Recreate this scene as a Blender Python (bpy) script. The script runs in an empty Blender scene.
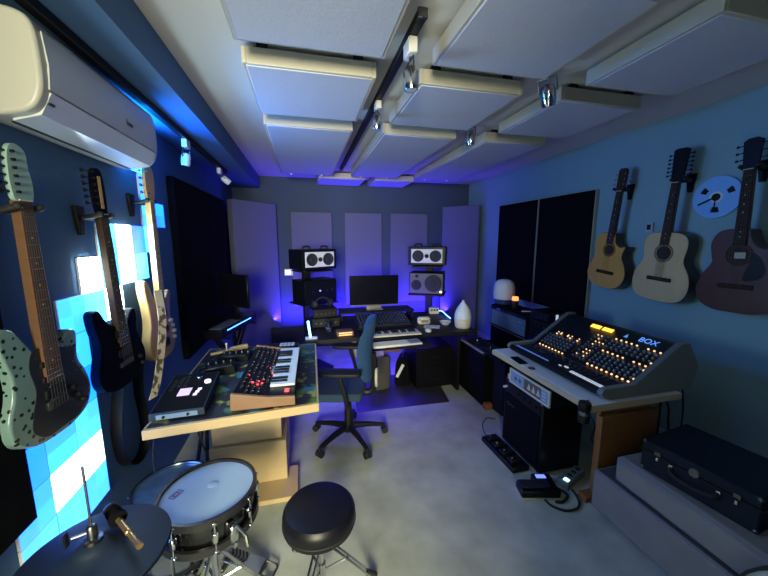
import bpy, bmesh, math, random
from mathutils import Vector, Matrix
random.seed(7)
SC = bpy.context.scene
COL = SC.collection
R = math.radians
PI = math.pi

# ------------------------------------------------------------------ camera
def make_camera():
    yaw, pitch, roll = R(13.6), R(8.52), R(-0.1)
    fw = Vector((math.sin(yaw)*math.cos(pitch), math.cos(yaw)*math.cos(pitch), -math.sin(pitch)))
    rt = Vector((math.cos(yaw), -math.sin(yaw), 0)); up = rt.cross(fw)
    c, s = math.cos(roll), math.sin(roll)
    r2 = c*rt + s*up; u2 = -s*rt + c*up
    cd = bpy.data.cameras.new('camera'); cd.sensor_fit = 'HORIZONTAL'; cd.sensor_width = 36
    cd.lens = 325/768*36; cd.clip_start = .02
    co = bpy.data.objects.new('camera', cd); COL.objects.link(co)
    m = Matrix((r2, u2, -fw)).transposed().to_4x4(); m.translation = (0, 0, 1.55)
    co.matrix_world = m
    SC.camera = co
make_camera()

# ------------------------------------------------------------------ world, light, exposure
w = bpy.data.worlds.new('world'); SC.world = w; w.use_nodes = True
w.node_tree.nodes['Background'].inputs[0].default_value = (.25, .45, 1, 1)
w.node_tree.nodes['Background'].inputs[1].default_value = 0.0
SC.view_settings.view_transform = 'Standard'; SC.view_settings.look = 'None'
SC.view_settings.gamma = 1; SC.view_settings.use_curve_mapping = False
SC.view_settings.exposure = 0.35
try:
    SC.cycles.max_bounces = 8; SC.cycles.diffuse_bounces = 2; SC.cycles.glossy_bounces = 3
    SC.cycles.sample_clamp_indirect = 4; SC.cycles.use_denoising = True
except Exception: pass

def area(name, loc, target, size, power, color):
    ld = bpy.data.lights.new(name, 'AREA'); ld.shape = 'RECTANGLE'; ld.size, ld.size_y = size
    ld.energy = power; ld.color = color
    lo = bpy.data.objects.new(name, ld); COL.objects.link(lo); lo.location = loc
    lo.rotation_euler = (Vector(target)-Vector(loc)).to_track_quat('-Z', 'Y').to_euler()
    return lo
# warm light from behind the photographer; its hallway and door opening are invented
area('unseen_warm_light', (-.8, -3.0, 1.65), (-.3, 0, 1.2), (1.2, 1.2), 310, (1, .95, .68))
# blue light strips of the studio desk: behind the desk top, and below it
BLUE = (.05, .02, 1)
area('floor_strip_light', (.85, 4.78, .42), (.85, 5.0, .60), (2.7, .04), 66, BLUE)
area('under_desk_strip_light', (.62, 3.42, .64), (.62, 3.3, 0), (1.0, .04), 15, BLUE)
area('desk_strip_light', (.8, 3.52, .66), (.8, 4.6, .8), (1.5, .04), 10, BLUE)
PANEL_POWER = 17.0

# ------------------------------------------------------------------ helpers
MATS = {}
def mat(name, color, rough=.6, metal=0, emit=None, es=0, noise=0, scale=30, bump=0, color2=None, spec=None, trans=0, alpha=None, coat=0):
    if name in MATS: return MATS[name]
    m = bpy.data.materials.new(name); m.use_nodes = True; MATS[name] = m
    nt = m.node_tree; b = nt.nodes['Principled BSDF']
    b.inputs['Roughness'].default_value = rough; b.inputs['Metallic'].default_value = metal
    b.inputs['Base Color'].default_value = (*color, 1)
    if spec is not None: b.inputs['Specular IOR Level'].default_value = spec
    if coat: b.inputs['Coat Weight'].default_value = coat
    if trans: b.inputs['Transmission Weight'].default_value = trans
    if alpha is not None: b.inputs['Alpha'].default_value = alpha
    if emit: b.inputs['Emission Color'].default_value = (*emit, 1); b.inputs['Emission Strength'].default_value = es
    if noise or color2 or bump:
        tc = nt.nodes.new('ShaderNodeTexCoord'); nz = nt.nodes.new('ShaderNodeTexNoise')
        nz.inputs['Scale'].default_value = scale; nz.inputs['Detail'].default_value = 4
        nt.links.new(tc.outputs['Object'], nz.inputs['Vector'])
        if noise or color2:
            mx = nt.nodes.new('ShaderNodeMix'); mx.data_type = 'RGBA'
            c2 = color2 or tuple(min(1, c*(1+noise)) for c in color)
            c1 = color if color2 else tuple(c*(1-noise) for c in color)
            mx.inputs['A'].default_value = (*c1, 1); mx.inputs['B'].default_value = (*c2, 1)
            nt.links.new(nz.outputs['Fac'], mx.inputs['Factor']); nt.links.new(mx.outputs['Result'], b.inputs['Base Color'])
        if bump:
            bp = nt.nodes.new('ShaderNodeBump'); bp.inputs['Strength'].default_value = bump; bp.inputs['Distance'].default_value = .003
            nt.links.new(nz.outputs['Fac'], bp.inputs['Height']); nt.links.new(bp.outputs['Normal'], b.inputs['Normal'])
    return m

def wood(name, c1, c2, scale=(1, 1, 12), rough=.45, freq=4):
    if name in MATS: return MATS[name]
    m = bpy.data.materials.new(name); m.use_nodes = True; MATS[name] = m
    nt = m.node_tree; b = nt.nodes['Principled BSDF']; b.inputs['Roughness'].default_value = rough
    tc = nt.nodes.new('ShaderNodeTexCoord'); mp = nt.nodes.new('ShaderNodeMapping'); mp.inputs['Scale'].default_value = scale
    nz = nt.nodes.new('ShaderNodeTexNoise'); nz.inputs['Scale'].default_value = freq; nz.inputs['Detail'].default_value = 5
    mx = nt.nodes.new('ShaderNodeMix'); mx.data_type = 'RGBA'
    mx.inputs['A'].default_value = (*c1, 1); mx.inputs['B'].default_value = (*c2, 1)
    nt.links.new(tc.outputs['Object'], mp.inputs[0]); nt.links.new(mp.outputs[0], nz.inputs['Vector'])
    nt.links.new(nz.outputs['Fac'], mx.inputs['Factor']); nt.links.new(mx.outputs['Result'], b.inputs['Base Color'])
    return m

def splash(name, base, spots, scale=5, rough=.35, voro=False, lo=.5, hi=.62):
    """dark printed surface with patches of colour"""
    if name in MATS: return MATS[name]
    m = bpy.data.materials.new(name); m.use_nodes = True; MATS[name] = m
    nt = m.node_tree; b = nt.nodes['Principled BSDF']; b.inputs['Roughness'].default_value = rough
    tc = nt.nodes.new('ShaderNodeTexCoord'); prev = None
    for i, (col, off) in enumerate(spots):
        mp = nt.nodes.new('ShaderNodeMapping'); mp.inputs['Location'].default_value = off
        nt.links.new(tc.outputs['Object'], mp.inputs[0])
        if voro:
            nz = nt.nodes.new('ShaderNodeTexVoronoi'); out = nz.outputs['Distance']
        else:
            nz = nt.nodes.new('ShaderNodeTexNoise'); out = nz.outputs['Fac']; nz.inputs['Detail'].default_value = 3
        nz.inputs['Scale'].default_value = scale*(1+.25*i)
        nt.links.new(mp.outputs[0], nz.inputs['Vector'])
        cr = nt.nodes.new('ShaderNodeValToRGB'); cr.color_ramp.elements[0].position = lo; cr.color_ramp.elements[1].position = hi
        if voro: cr.color_ramp.elements[0].color = (1, 1, 1, 1); cr.color_ramp.elements[1].color = (0, 0, 0, 1)
        nt.links.new(out, cr.inputs[0])
        mx = nt.nodes.new('ShaderNodeMix'); mx.data_type = 'RGBA'
        mx.inputs['A'].default_value = (*base, 1); mx.inputs['B'].default_value = (*col, 1)
        if prev: nt.links.new(prev, mx.inputs['A'])
        nt.links.new(cr.outputs[0], mx.inputs['Factor']); prev = mx.outputs['Result']
    nt.links.new(prev, b.inputs['Base Color'])
    return m

class MB:
    def __init__(s): s.v = []; s.f = []; s.m = []; s.cur = 0
    def mi(s, k): s.cur = k; return s
    def add(s, vs, fs, M=None):
        n = len(s.v)
        s.v += [tuple(M @ Vector(p)) if M else tuple(p) for p in vs]
        s.f += [tuple(i+n for i in f) for f in fs]; s.m += [s.cur]*len(fs); return s
    def box(s, c, d, ch=0, M=None, rz=0, rx=0, ry=0):
        """box of centre c and size d, with chamfered edges ch"""
        hx, hy, hz = d[0]/2, d[1]/2, d[2]/2
        T = Matrix.Translation(c)
        if rz: T = T @ Matrix.Rotation(rz, 4, 'Z')
        if ry: T = T @ Matrix.Rotation(ry, 4, 'Y')
        if rx: T = T @ Matrix.Rotation(rx, 4, 'X')
        if M: T = M @ T
        if not ch:
            vs = [(sx*hx, sy*hy, sz*hz) for sz in (-1, 1) for sy in (-1, 1) for sx in (-1, 1)]
            return s.add(vs, [(0,2,3,1), (4,5,7,6), (0,1,5,4), (2,6,7,3), (0,4,6,2), (1,3,7,5)], T)
        vs = []; idx = {}
        for sx in (-1, 1):
            for sy in (-1, 1):
                for sz in (-1, 1):
                    for a in range(3):
                        p = [sx*(hx-ch), sy*(hy-ch), sz*(hz-ch)]; h = (hx, hy, hz)[a]
                        p[a] = (sx, sy, sz)[a]*h
                        idx[(sx, sy, sz, a)] = len(vs); vs.append(p)
        fs = []
        for a in range(3):
            b, c2 = (a+1) % 3, (a+2) % 3
            for sg in (-1, 1):
                q = []
                for (sb, sc) in ((-1, -1), (1, -1), (1, 1), (-1, 1)):
                    k = [0, 0, 0]; k[a] = sg; k[b] = sb; k[c2] = sc; q.append(idx[(*k, a)])
                fs.append(tuple(q if sg > 0 else q[::-1]))
            # edges along axis a
            for sb in (-1, 1):
                for sc in (-1, 1):
                    k0 = [0, 0, 0]; k0[a] = -1; k0[b] = sb; k0[c2] = sc; k1 = list(k0); k1[a] = 1
                    q = (idx[(*k0, b)], idx[(*k1, b)], idx[(*k1, c2)], idx[(*k0, c2)])
                    fs.append(q if sb*sc < 0 else q[::-1])
        for sx in (-1, 1):
            for sy in (-1, 1):
                for sz in (-1, 1):
                    q = tuple(idx[(sx, sy, sz, a)] for a in range(3)); fs.append(q if sx*sy*sz > 0 else q[::-1])
        return s.add(vs, fs, T)
    def lathe(s, prof, n=20, M=None, caps=True):
        """profile of (radius, z) turned around z"""
        vs = []; fs = []
        for r, z in prof:
            for i in range(n):
                a = 2*PI*i/n; vs.append((r*math.cos(a), r*math.sin(a), z))
        for k in range(len(prof)-1):
            for i in range(n):
                j = (i+1) % n; fs.append((k*n+i, k*n+j, (k+1)*n+j, (k+1)*n+i))
        if caps:
            fs.append(tuple(range(n))[::-1]); L = (len(prof)-1)*n; fs.append(tuple(L+i for i in range(n)))
        return s.add(vs, fs, M)
    def cyl(s, p0, p1, r0, r1=None, n=12):
        p0, p1 = Vector(p0), Vector(p1); d = p1-p0
        M = Matrix.Translation(p0) @ d.to_track_quat('Z', 'Y').to_matrix().to_4x4()
        return s.lathe([(r0, 0), (r1 if r1 is not None else r0, d.length)], n, M)
    def disc(s, p, axis, prof, n=20):
        M = Matrix.Translation(p) @ Vector(axis).to_track_quat('Z', 'Y').to_matrix().to_4x4()
        return s.lathe(prof, n, M)
    def tube(s, pts, r, n=6, closed=False):
        P = [Vector(p) for p in pts]; N = len(P); vs = []; fs = []
        up = Vector((0, 0, 1))
        for i, p in enumerate(P):
            t = (P[(i+1) % N]-P[i-1]) if closed else (P[min(i+1, N-1)]-P[max(i-1, 0)])
            if t.length < 1e-9: t = Vector((0, 0, 1))
            t.normalize()
            a = up.cross(t)
            if a.length < .1: a = Vector((1, 0, 0)).cross(t)
            a.normalize(); b = t.cross(a); up = b if b.length > .1 else up
            rr = r[i] if isinstance(r, (list, tuple)) else r
            for k in range(n):
                q = 2*PI*k/n; vs.append(p+a*(math.cos(q)*rr)+b*(math.sin(q)*rr))
        for i in range(N if closed else N-1):
            j = (i+1) % N
            for k in range(n):
                l = (k+1) % n; fs.append((i*n+k, i*n+l, j*n+l, j*n+k))
        if not closed:
            fs.append(tuple(range(n))[::-1]); fs.append(tuple((N-1)*n+k for k in range(n)))
        return s.add(vs, fs)
    def prism(s, out, y0, y1, M=None):
        """outline of (x, z) points extruded along y from y0 to y1"""
        n = len(out); A = sum(out[i][0]*out[(i+1) % n][1]-out[(i+1) % n][0]*out[i][1] for i in range(n))
        if A < 0: out = out[::-1]
        vs = [(x, y0, z) for x, z in out]+[(x, y1, z) for x, z in out]
        fs = [tuple(range(n)), tuple(range(n, 2*n))[::-1]]
        for i in range(n):
            j = (i+1) % n; fs.append((j, i, i+n, j+n))
        return s.add(vs, fs, M)
    def slab(s, poly, z0, z1):
        n = len(poly); A = sum(poly[i][0]*poly[(i+1) % n][1]-poly[(i+1) % n][0]*poly[i][1] for i in range(n))
        if A < 0: poly = poly[::-1]
        vs = [(x, y, z0) for x, y in poly]+[(x, y, z1) for x, y in poly]
        fs = [tuple(range(n))[::-1], tuple(range(n, 2*n))]+[(i, (i+1) % n, (i+1) % n+n, i+n) for i in range(n)]
        return s.add(vs, fs)
    def quad(s, a, b, c, d): return s.add([a, b, c, d], [(0, 1, 2, 3)])
    def ball(s, c, r, n=10, m=6, sc=(1, 1, 1), M=None):
        prof = [(max(1e-4, r*math.sin(PI*k/m)), -r*math.cos(PI*k/m)) for k in range(m+1)]
        T = Matrix.Translation(c) @ Matrix.Diagonal((*sc, 1))
        return s.lathe(prof, n, (M @ T) if M else T, caps=False)
    def build(s, name, mats, parent=None, bevel=0, seg=3, ang=38):
        me = bpy.data.meshes.new(name); me.from_pydata(s.v, [], s.f)
        if not isinstance(mats, (list, tuple)): mats = [mats]
        for m in mats: me.materials.append(m)
        me.polygons.foreach_set('material_index', s.m)
        me.polygons.foreach_set('use_smooth', [True]*len(s.f)); me.update()
        bm = bmesh.new(); bm.from_mesh(me); bmesh.ops.recalc_face_normals(bm, faces=bm.faces); bm.to_mesh(me); bm.free()
        if not bevel: me.set_sharp_from_angle(angle=R(ang))
        o = bpy.data.objects.new(name, me); COL.objects.link(o)
        if parent: o.parent = parent
        if bevel:
            b = o.modifiers.new('edge', 'BEVEL'); b.width = bevel; b.segments = seg; b.limit_method = 'ANGLE'; b.angle_limit = R(40); b.harden_normals = True
        return o

def box(name, c, d, m, parent=None, ch=0, **k): return MB().box(c, d, ch, **k).build(name, m, parent)
def tag(o, label, cat, group=None):
    o['label'] = label; o['category'] = cat
    if group: o['group'] = group
    return o
def thing(name, label, cat, loc=(0, 0, 0), rz=0, group=None, rot=None):
    o = bpy.data.objects.new(name, None); COL.objects.link(o); o.empty_display_size = .05
    o.location = loc; o.rotation_euler = rot or (0, 0, rz)
    return tag(o, label, cat, group)
def struct(o): o['kind'] = 'structure'; return o
def stuff(o): o['kind'] = 'stuff'; return o
def dup(root, loc=None, rz=None, label=None, group=None):
    r = root.copy(); COL.objects.link(r)
    if loc is not None: r.location = loc
    if rz is not None: r.rotation_euler = (0, 0, rz)
    if label: r['label'] = label
    if group: r['group'] = group
    for ch in list(root.children):
        c = ch.copy(); COL.objects.link(c); c.parent = r
        for g in list(ch.children):
            d = g.copy(); COL.objects.link(d); d.parent = c
    return r
def smooth(pts, k=6):
    """closed Catmull-Rom curve through pts"""
    out = []; n = len(pts)
    for i in range(n):
        p0, p1, p2, p3 = (Vector(pts[(i+j-1) % n]) for j in range(4))
        for t in range(k):
            u = t/k
            out.append(tuple(.5*((2*p1)+(p2-p0)*u+(2*p0-5*p1+4*p2-p3)*u*u+(3*p1-p0-3*p2+p3)*u*u*u)))
    return out
def spline(pts, k=6):
    """open Catmull-Rom curve"""
    P = [Vector(p) for p in pts]; P = [2*P[0]-P[1]]+P+[2*P[-1]-P[-2]]; out = []
    for i in range(1, len(P)-2):
        p0, p1, p2, p3 = P[i-1:i+3]
        for t in range(k):
            u = t/k
            out.append(.5*((2*p1)+(p2-p0)*u+(2*p0-5*p1+4*p2-p3)*u*u+(3*p1-p0-3*p2+p3)*u*u*u))
    out.append(P[-2]); return out
def text(name, body, size, m, parent, loc, rot, depth=.0006):
    """flat lettering as a mesh"""
    c = bpy.data.curves.new(name, 'FONT'); c.body = body; c.size = size; c.extrude = depth; c.align_x = 'CENTER'; c.align_y = 'CENTER'
    c.materials.append(m)
    tmp = bpy.data.objects.new(name+'_curve', c); COL.objects.link(tmp)
    me = bpy.data.meshes.new_from_object(tmp.evaluated_get(bpy.context.evaluated_depsgraph_get()))
    bpy.data.objects.remove(tmp); bpy.data.curves.remove(c); me.name = name
    o = bpy.data.objects.new(name, me); COL.objects.link(o); o.parent = parent; o.location = loc; o.rotation_euler = rot
    return o

# ------------------------------------------------------------------ shared materials
MATTE = mat('matte_black', (.004, .004, .006), .75, noise=.3, spec=.08)
BLACK = mat('black_plastic', (.008, .008, .010), .5, noise=.3, spec=.25)
SATIN = mat('satin_black', (.005, .005, .007), .38, noise=.2, spec=.25)
FELT = mat('black_fabric', (.004, .004, .006), .95, noise=.4, scale=90, bump=.3, spec=.1)
CHROME = mat('chrome', (.62, .62, .64), .15, 1, noise=.1)
STEEL = mat('dark_steel', (.16, .16, .17), .35, 1, noise=.2)
WHITE = mat('white_plastic', (.75, .75, .73), .4, noise=.03)
RUBBER = mat('rubber', (.01, .01, .01), .7, noise=.2)
BIRCH = wood('birch_plywood', (.47, .34, .165), (.55, .41, .22), (2, 2, 14), .5)
PINE = wood('orange_wood', (.22, .085, .02), (.30, .125, .035), (2, 2, 14), .5)
# ------------------------------------------------------------------ the room
XL, XR, YB, ZC, YF = -.95, 2.64, 5.0, 2.43, -.62
CARPET = mat('carpet', (.20, .22, .185), .97, color2=(.66, .71, .60), scale=4.5, bump=.0)
def carpet_detail(m):
    nt = m.node_tree; b = nt.nodes['Principled BSDF']
    tc = nt.nodes.new('ShaderNodeTexCoord'); nz = nt.nodes.new('ShaderNodeTexNoise'); nz.inputs['Scale'].default_value = 320
    bp = nt.nodes.new('ShaderNodeBump'); bp.inputs['Strength'].default_value = .55; bp.inputs['Distance'].default_value = .006
    nt.links.new(tc.outputs['Object'], nz.inputs['Vector']); nt.links.new(nz.outputs['Fac'], bp.inputs['Height']); nt.links.new(bp.outputs['Normal'], b.inputs['Normal'])
carpet_detail(CARPET)
NAVY = mat('blue_wall_paint', (.06, .14, .28), .75, noise=.05, scale=3)
PALE = mat('pale_wall_paint', (.25, .41, .44), .8, noise=.04, scale=3)
CEIL = mat('ceiling_paint', (.62, .60, .54), .85, noise=.03, scale=3)
struct(box('floor', ((XL+XR)/2, .5, -.02), (XR-XL+4, 10.0, .04), CARPET))
struct(box('ceiling', ((XL+XR)/2, .5, ZC+.03), (XR-XL+4, 10.0, .06), CEIL))
struct(box('wall_left', (XL-.05, 2.19, ZC/2), (.1, 5.72, ZC), NAVY))
struct(box('wall_right', (XR+.05, 2.19, ZC/2), (.1, 5.72, ZC), PALE))
struct(box('wall_back', ((XL+XR)/2, YB+.05, ZC/2), (XR-XL, .1, ZC), mat('navy_wall_paint', (.045, .072, .11), .8, noise=.05, scale=3)))
# wall behind the photographer; opening and hallway walls added to shape the warm light
DX0, DX1, DZ = -.85, .02, 2.28
m = MB(); m.box((-1.775, YF-.05, ZC/2), (1.85, .1, ZC)).box(((DX1+XR)/2, YF-.05, ZC/2), (XR-DX1, .1, ZC)).box(((DX0+DX1)/2, YF-.05, (DZ+ZC)/2), (DX1-DX0, .1, ZC-DZ))
struct(m.build('wall_front', NAVY))
struct(box('wall_added_hall', (-.9, -4.25, ZC/2), (3.6, .1, ZC), PALE))
struct(box('wall_added_hall_far', (-2.65, -2.45, ZC/2), (.1, 3.6, ZC), PALE))
struct(box('wall_added_hall_side', (.9, -2.45, ZC/2), (.1, 3.6, ZC), PALE))
# soffit along the left wall
struct(box('trim_1', ((XL-.585)/2, 2.2, 2.345), (-.585-XL, 5.6, .17), NAVY))
struct(box('baseboard_right', (XR-.008, 2.2, .05), (.016, 5.5, .1), mat('white_trim', (.6, .6, .58), .5, noise=.03)))

# ------------------------------------------------------------------ ceiling clouds
CLOUD = mat('grey_fabric', (.52, .54, .62), .95, noise=.10, scale=120, bump=.25)
FRAMEW = mat('pale_frame', (.50, .47, .38), .6, noise=.06, scale=8)
def cloud(x0, x1, y0, y1, label, hooks=()):
    t = thing('ceiling_panel', label, 'acoustic panel', ((x0+x1)/2, (y0+y1)/2, ZC), group='fabric panels under the ceiling')
    w, d = x1-x0, y1-y0
    fr = MB()
    for sx in (-1, 1): fr.box((sx*(w/2-.01), 0, -.056), (.02, d, .072), .003)
    for sy in (-1, 1): fr.box((0, sy*(d/2-.01), -.056), (w-.04, .02, .072), .003)
    fr.build('frame', FRAMEW, t)
    MB().box((0, 0, -.058), (w-.03, d-.03, .076), .004).build('fabric', CLOUD, t)
    for sx in (-1, 1):
        for sy in (-1, 1):
            box('bracket', (sx*(w/2-.09), sy*(d/2-.012), -.012), (.05, .02, .026), BLACK, t)
    for (hx, hy) in hooks:
        MB().ball((hx-(x0+x1)/2, hy-(y0+y1)/2, -.1), .011).build('hook', WHITE, t)
    return t
cols = [(-.245, .375, 'first'), (.60, 1.20, 'second'), (1.45, 2.03, 'third')]
rows = [(.95, 1.53, 'nearest the camera'), (1.70, 2.32, 'in the middle of its column'), (2.51, 4.25, 'a long one towards the back wall'), (4.43, 4.97, 'a small one against the back wall')]
for ci, (x0, x1, cn) in enumerate(cols):
    for ri, (y0, y1, rn) in enumerate(rows):
        hk = []
        if ri == 2: hk = [(x0+.12, y1-.03), (x1-.14, y1-.03)]
        if ri == 3 and ci < 1: x0b = x0+.45; x1b = x1+.45
        elif ri == 3: x0b, x1b = x0+.35, x1+.30
        else: x0b, x1b = x0, x1
        if ri == 3 and ci == 2: continue
        cloud(x0b, x1b, y0, y1, 'grey fabric ceiling panel %s, %s column from the blue soffit' % (rn, cn), hk)

# ------------------------------------------------------------------ tracks and spotlights
LAMPW = mat('lamp_white', (.75, .75, .75), .35, noise=.03)
def track(name_label, x, y0, y1, z):
    t = thing('light_track', name_label, 'light track', (x, (y0+y1)/2, z))
    box('rail', (0, 0, -.018), (.036, y1-y0, .036), BLACK, t, .003)
    for s in (-1, 1): box('end_cap', (0, s*((y1-y0)/2+.008), -.018), (.04, .016, .04), STEEL, t, .003)
    return t
track('black light track down the middle of the ceiling', .475, 1.33, 4.2, ZC)
track('black light track under the blue soffit', -.765, .9, 3.75, 2.26)
def spot(x, y, z, aim, label, adapter=WHITE, body=CHROME, ah=.055):
    t = thing('spotlight', label, 'spotlight', (x, y, z), group='spotlights on the ceiling tracks')
    box('adapter', (0, 0, -ah/2), (.034, .075, ah), adapter, t, .004)
    a = Vector(aim).normalized(); j = Vector((0, 0, -ah-.012))
    st = MB().cyl((0, 0, -ah), j, .006, n=8)
    side = a.cross(Vector((0, 0, 1)));
    side = side.normalized() if side.length > .01 else Vector((1, 0, 0))
    arms = []
    for s in (-1, 1):
        st.tube([j, j+side*(s*.036), j+side*(s*.036)+a*.05], .0035, 6)
    st.build('yoke', STEEL, t)
    q = a.to_track_quat('Z', 'Y').to_matrix().to_4x4()
    MB().lathe([(.012, -.0), (.024, .006), (.029, .02), (.029, .07), (.025, .084), (.022, .084), (.02, .07)], 18, Matrix.Translation(j+a*.02) @ q).build('lamp_head', body, t)
    MB().lathe([(.021, 0), (.021, .004)], 14, Matrix.Translation(j+a*.100) @ q).build('lens', mat('lens', (.55, .6, .65), .1, noise=.05), t)
    return t
spot(.475, 1.47, ZC-.036, (.05, .0, -1), 'chrome spotlight hanging nearest on the middle track').scale = (1.15, 1.15, 1.15)
spot(.475, 2.12, ZC-.036, (-.08, .05, -1), 'chrome spotlight farther along the middle track', ah=.045)
spot(1.29, 1.62, ZC, (.2, .12, -.7), 'tilted chrome spotlight beside the third column of panels, nearer one', BLACK, ah=.015).scale = (1.3, 1.3, 1.3)
spot(1.28, 2.44, ZC, (.08, .05, -1), 'chrome spotlight beside the third column of panels, farther one', BLACK, ah=.012).scale = (1.2, 1.2, 1.2)
spot(-.765, 2.60, 2.225, (-.15, .05, -1), 'white spotlight under the soffit, lit cyan by the wall panels', WHITE, LAMPW)
spot(-.765, 3.52, 2.225, (.6, .2, -.5), 'white spotlight at the far end of the soffit track', WHITE, LAMPW)

# ------------------------------------------------------------------ wall absorbers
def absorber(name, label, c, size, rz, m, fm=None, lean=0, edge=None):
    """panel whose front faces local -y; c is the bottom centre of its back"""
    t = thing(name, label, 'acoustic panel', c, rz)
    w, d, h = size
    MB().box((0, -d/2, h/2), (w-.012, d, h-.012), .008).build('fabric', m, t)
    if fm:
        e = MB()
        for s in (-1, 1): e.box((s*(w/2-.004), -d/2+.008, h/2), (.012, d-.012, h), .002)
        for z in (.004, h-.004): e.box((0, -d/2+.008, z), (w-.02, d-.012, .012), .002)
        e.build('frame', fm, t)
    return t
LILAC = mat('lilac_grey_fabric', (.125, .13, .19), .95, noise=.08, scale=110, bump=.2)
EDGEW = mat('raw_edge', (.45, .43, .34), .7, noise=.1)
absorber('wall_panel', 'black fabric wall panel nearest the back wall on the pale wall', (XR, 3.655, .80), (.755, .055, 1.2), R(-90), FELT, EDGEW)
absorber('wall_panel', 'black fabric wall panel beside the classical guitar', (XR, 2.885, .80), (.735, .055, 1.2), R(-90), FELT, EDGEW)
absorber('wall_panel', 'wide black fabric panel on the blue wall behind the wood bass guitar', (XL, 3.475, .62), (1.53, .05, 1.39), R(90), FELT)
absorber('wall_panel', 'black fabric panel low on the blue wall below the air conditioner', (XL, .78, .62), (.88, .05, 1.15), R(90), FELT)
for x0, x1, n in ((-.19, .41, 'behind the left speaker stack'), (.585, 1.17, 'behind the computer screen'), (1.295, 1.92, 'behind the right speaker stack')):
    absorber('wall_panel', 'lilac grey fabric panel on the back wall %s' % n, ((x0+x1)/2, YB, .55), (x1-x0, .055, 1.40), 0, LILAC)
def trap(label, p0, p1, z1):
    p0, p1 = Vector(p0), Vector(p1); d = p1-p0; c = (p0+p1)/2
    return absorber('corner_bass_trap', label, (c.x, c.y, .02), (d.length, .10, z1-.02), math.atan2(d.y, d.x), LILAC)
trap('tall lilac corner panel between blue wall and back wall', (-.915, 4.42), (-.44, 4.955), 2.045)
trap('tall lilac corner panel between back wall and pale wall', (2.2, 4.96), (2.61, 4.52), 2.06)

# ------------------------------------------------------------------ square light panels on the left wall
def led_panels():
    cols = {'w': (.70, .94, 1.0), 'l': (.03, .42, 1.0), 'c': (.0, .085, 1.0), 'p': (.008, .14, 1.0), 't': (.004, .22, 1.0)}
    st = {'w': 2.0, 'l': .42, 'c': .34, 'p': .34, 't': 1.1}
    ms = {}
    for k in cols:
        for q, f in enumerate((1.0, .78, .6)):
            for z, zf in enumerate((3.2, 1.05, .12)):
                ms[k, q, z] = mat('light_panel_%s_%d_%d' % (k, q, z), (.5, .5, .5), .5, emit=cols[k], es=PANEL_POWER*st[k]*f*(zf if k in 'wt' else max(.35, zf) if k == 'l' else 1), noise=.02)
    edge = mat('light_panel_edge', (.8, .8, .8), .4, noise=.02)
    y = lambda k: 1.648+.157*k
    z = [1.786-.156*i for i in range(10)]
    lay = {0: {4: 'p', 5: 'c'}, 1: {1: 'l', 2: 'w', 3: 'c', 4: 'l'}, 2: {0: 'w', 1: 'l', 2: 'w', 3: 'l'}, 3: {-1: 'p', 0: 'l', 1: 'w'},
           4: {-1: 'p'}, 5: {-2: 'p', -1: 'c'}, 6: {-3: 'c', -2: 'p', -1: 'l'}, 7: {-3: 'p', -2: 'w', -1: 'w'}, 8: {-3: 'l', -2: 'w', -1: 'p'}}
    lay[8] = {-3: 'l', -2: 'l', -1: 'p'}; lay[-1] = {4: 'p'}; lay[-2] = {3: 't', 4: 't'}; lay[-3] = {3: 't', 4: 't'}
    word = {'w': 'white', 'l': 'pale cyan', 'c': 'deep cyan', 'p': 'cyan', 't': 'bright cyan'}
    rowname = dict(zip(range(-3, 9), 'highest second third fourth fifth sixth seventh eighth ninth tenth eleventh lowest'.split()))
    num = ['first', 'second', 'third', 'fourth']
    rnd = random.Random(3); base = None
    for r in range(-3, 9):
        for i, (k, c) in enumerate(sorted(lay[r].items())):
            if r == 8 and False: continue
            b = MB(); s = .0772; g = .0755
            b.mi(0).box((.006, 0, 0), (.012, .1545, .1545), .002)
            for n, (a, d) in enumerate(((-1, -1), (1, -1), (1, 1), (-1, 1))):
                b.mi(1+rnd.choice((0, 0, 1, 1, 2)))
                y0, y1 = sorted((0, a*.0765)); z0, z1 = sorted((0, d*.0765)); X = .0128
                b.quad((X, y0, z0), (X, y1, z0), (X, y1, z1), (X, y0, z1))
            zz = 0 if r < 0 else 1 if r < 4 else 2
            o = b.build('wall_light', [edge]+[ms[c, n, zz] for n in range(3)])
            o.location = (XL, y(k)+.0785, 1.786-.156*r-.078)
            tag(o, '%s glowing square wall panel, %s in the %s row from the soffit' % (word[c], num[i], rowname[r]), 'light panel', 'square light panels on the blue wall')
led_panels()

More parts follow.
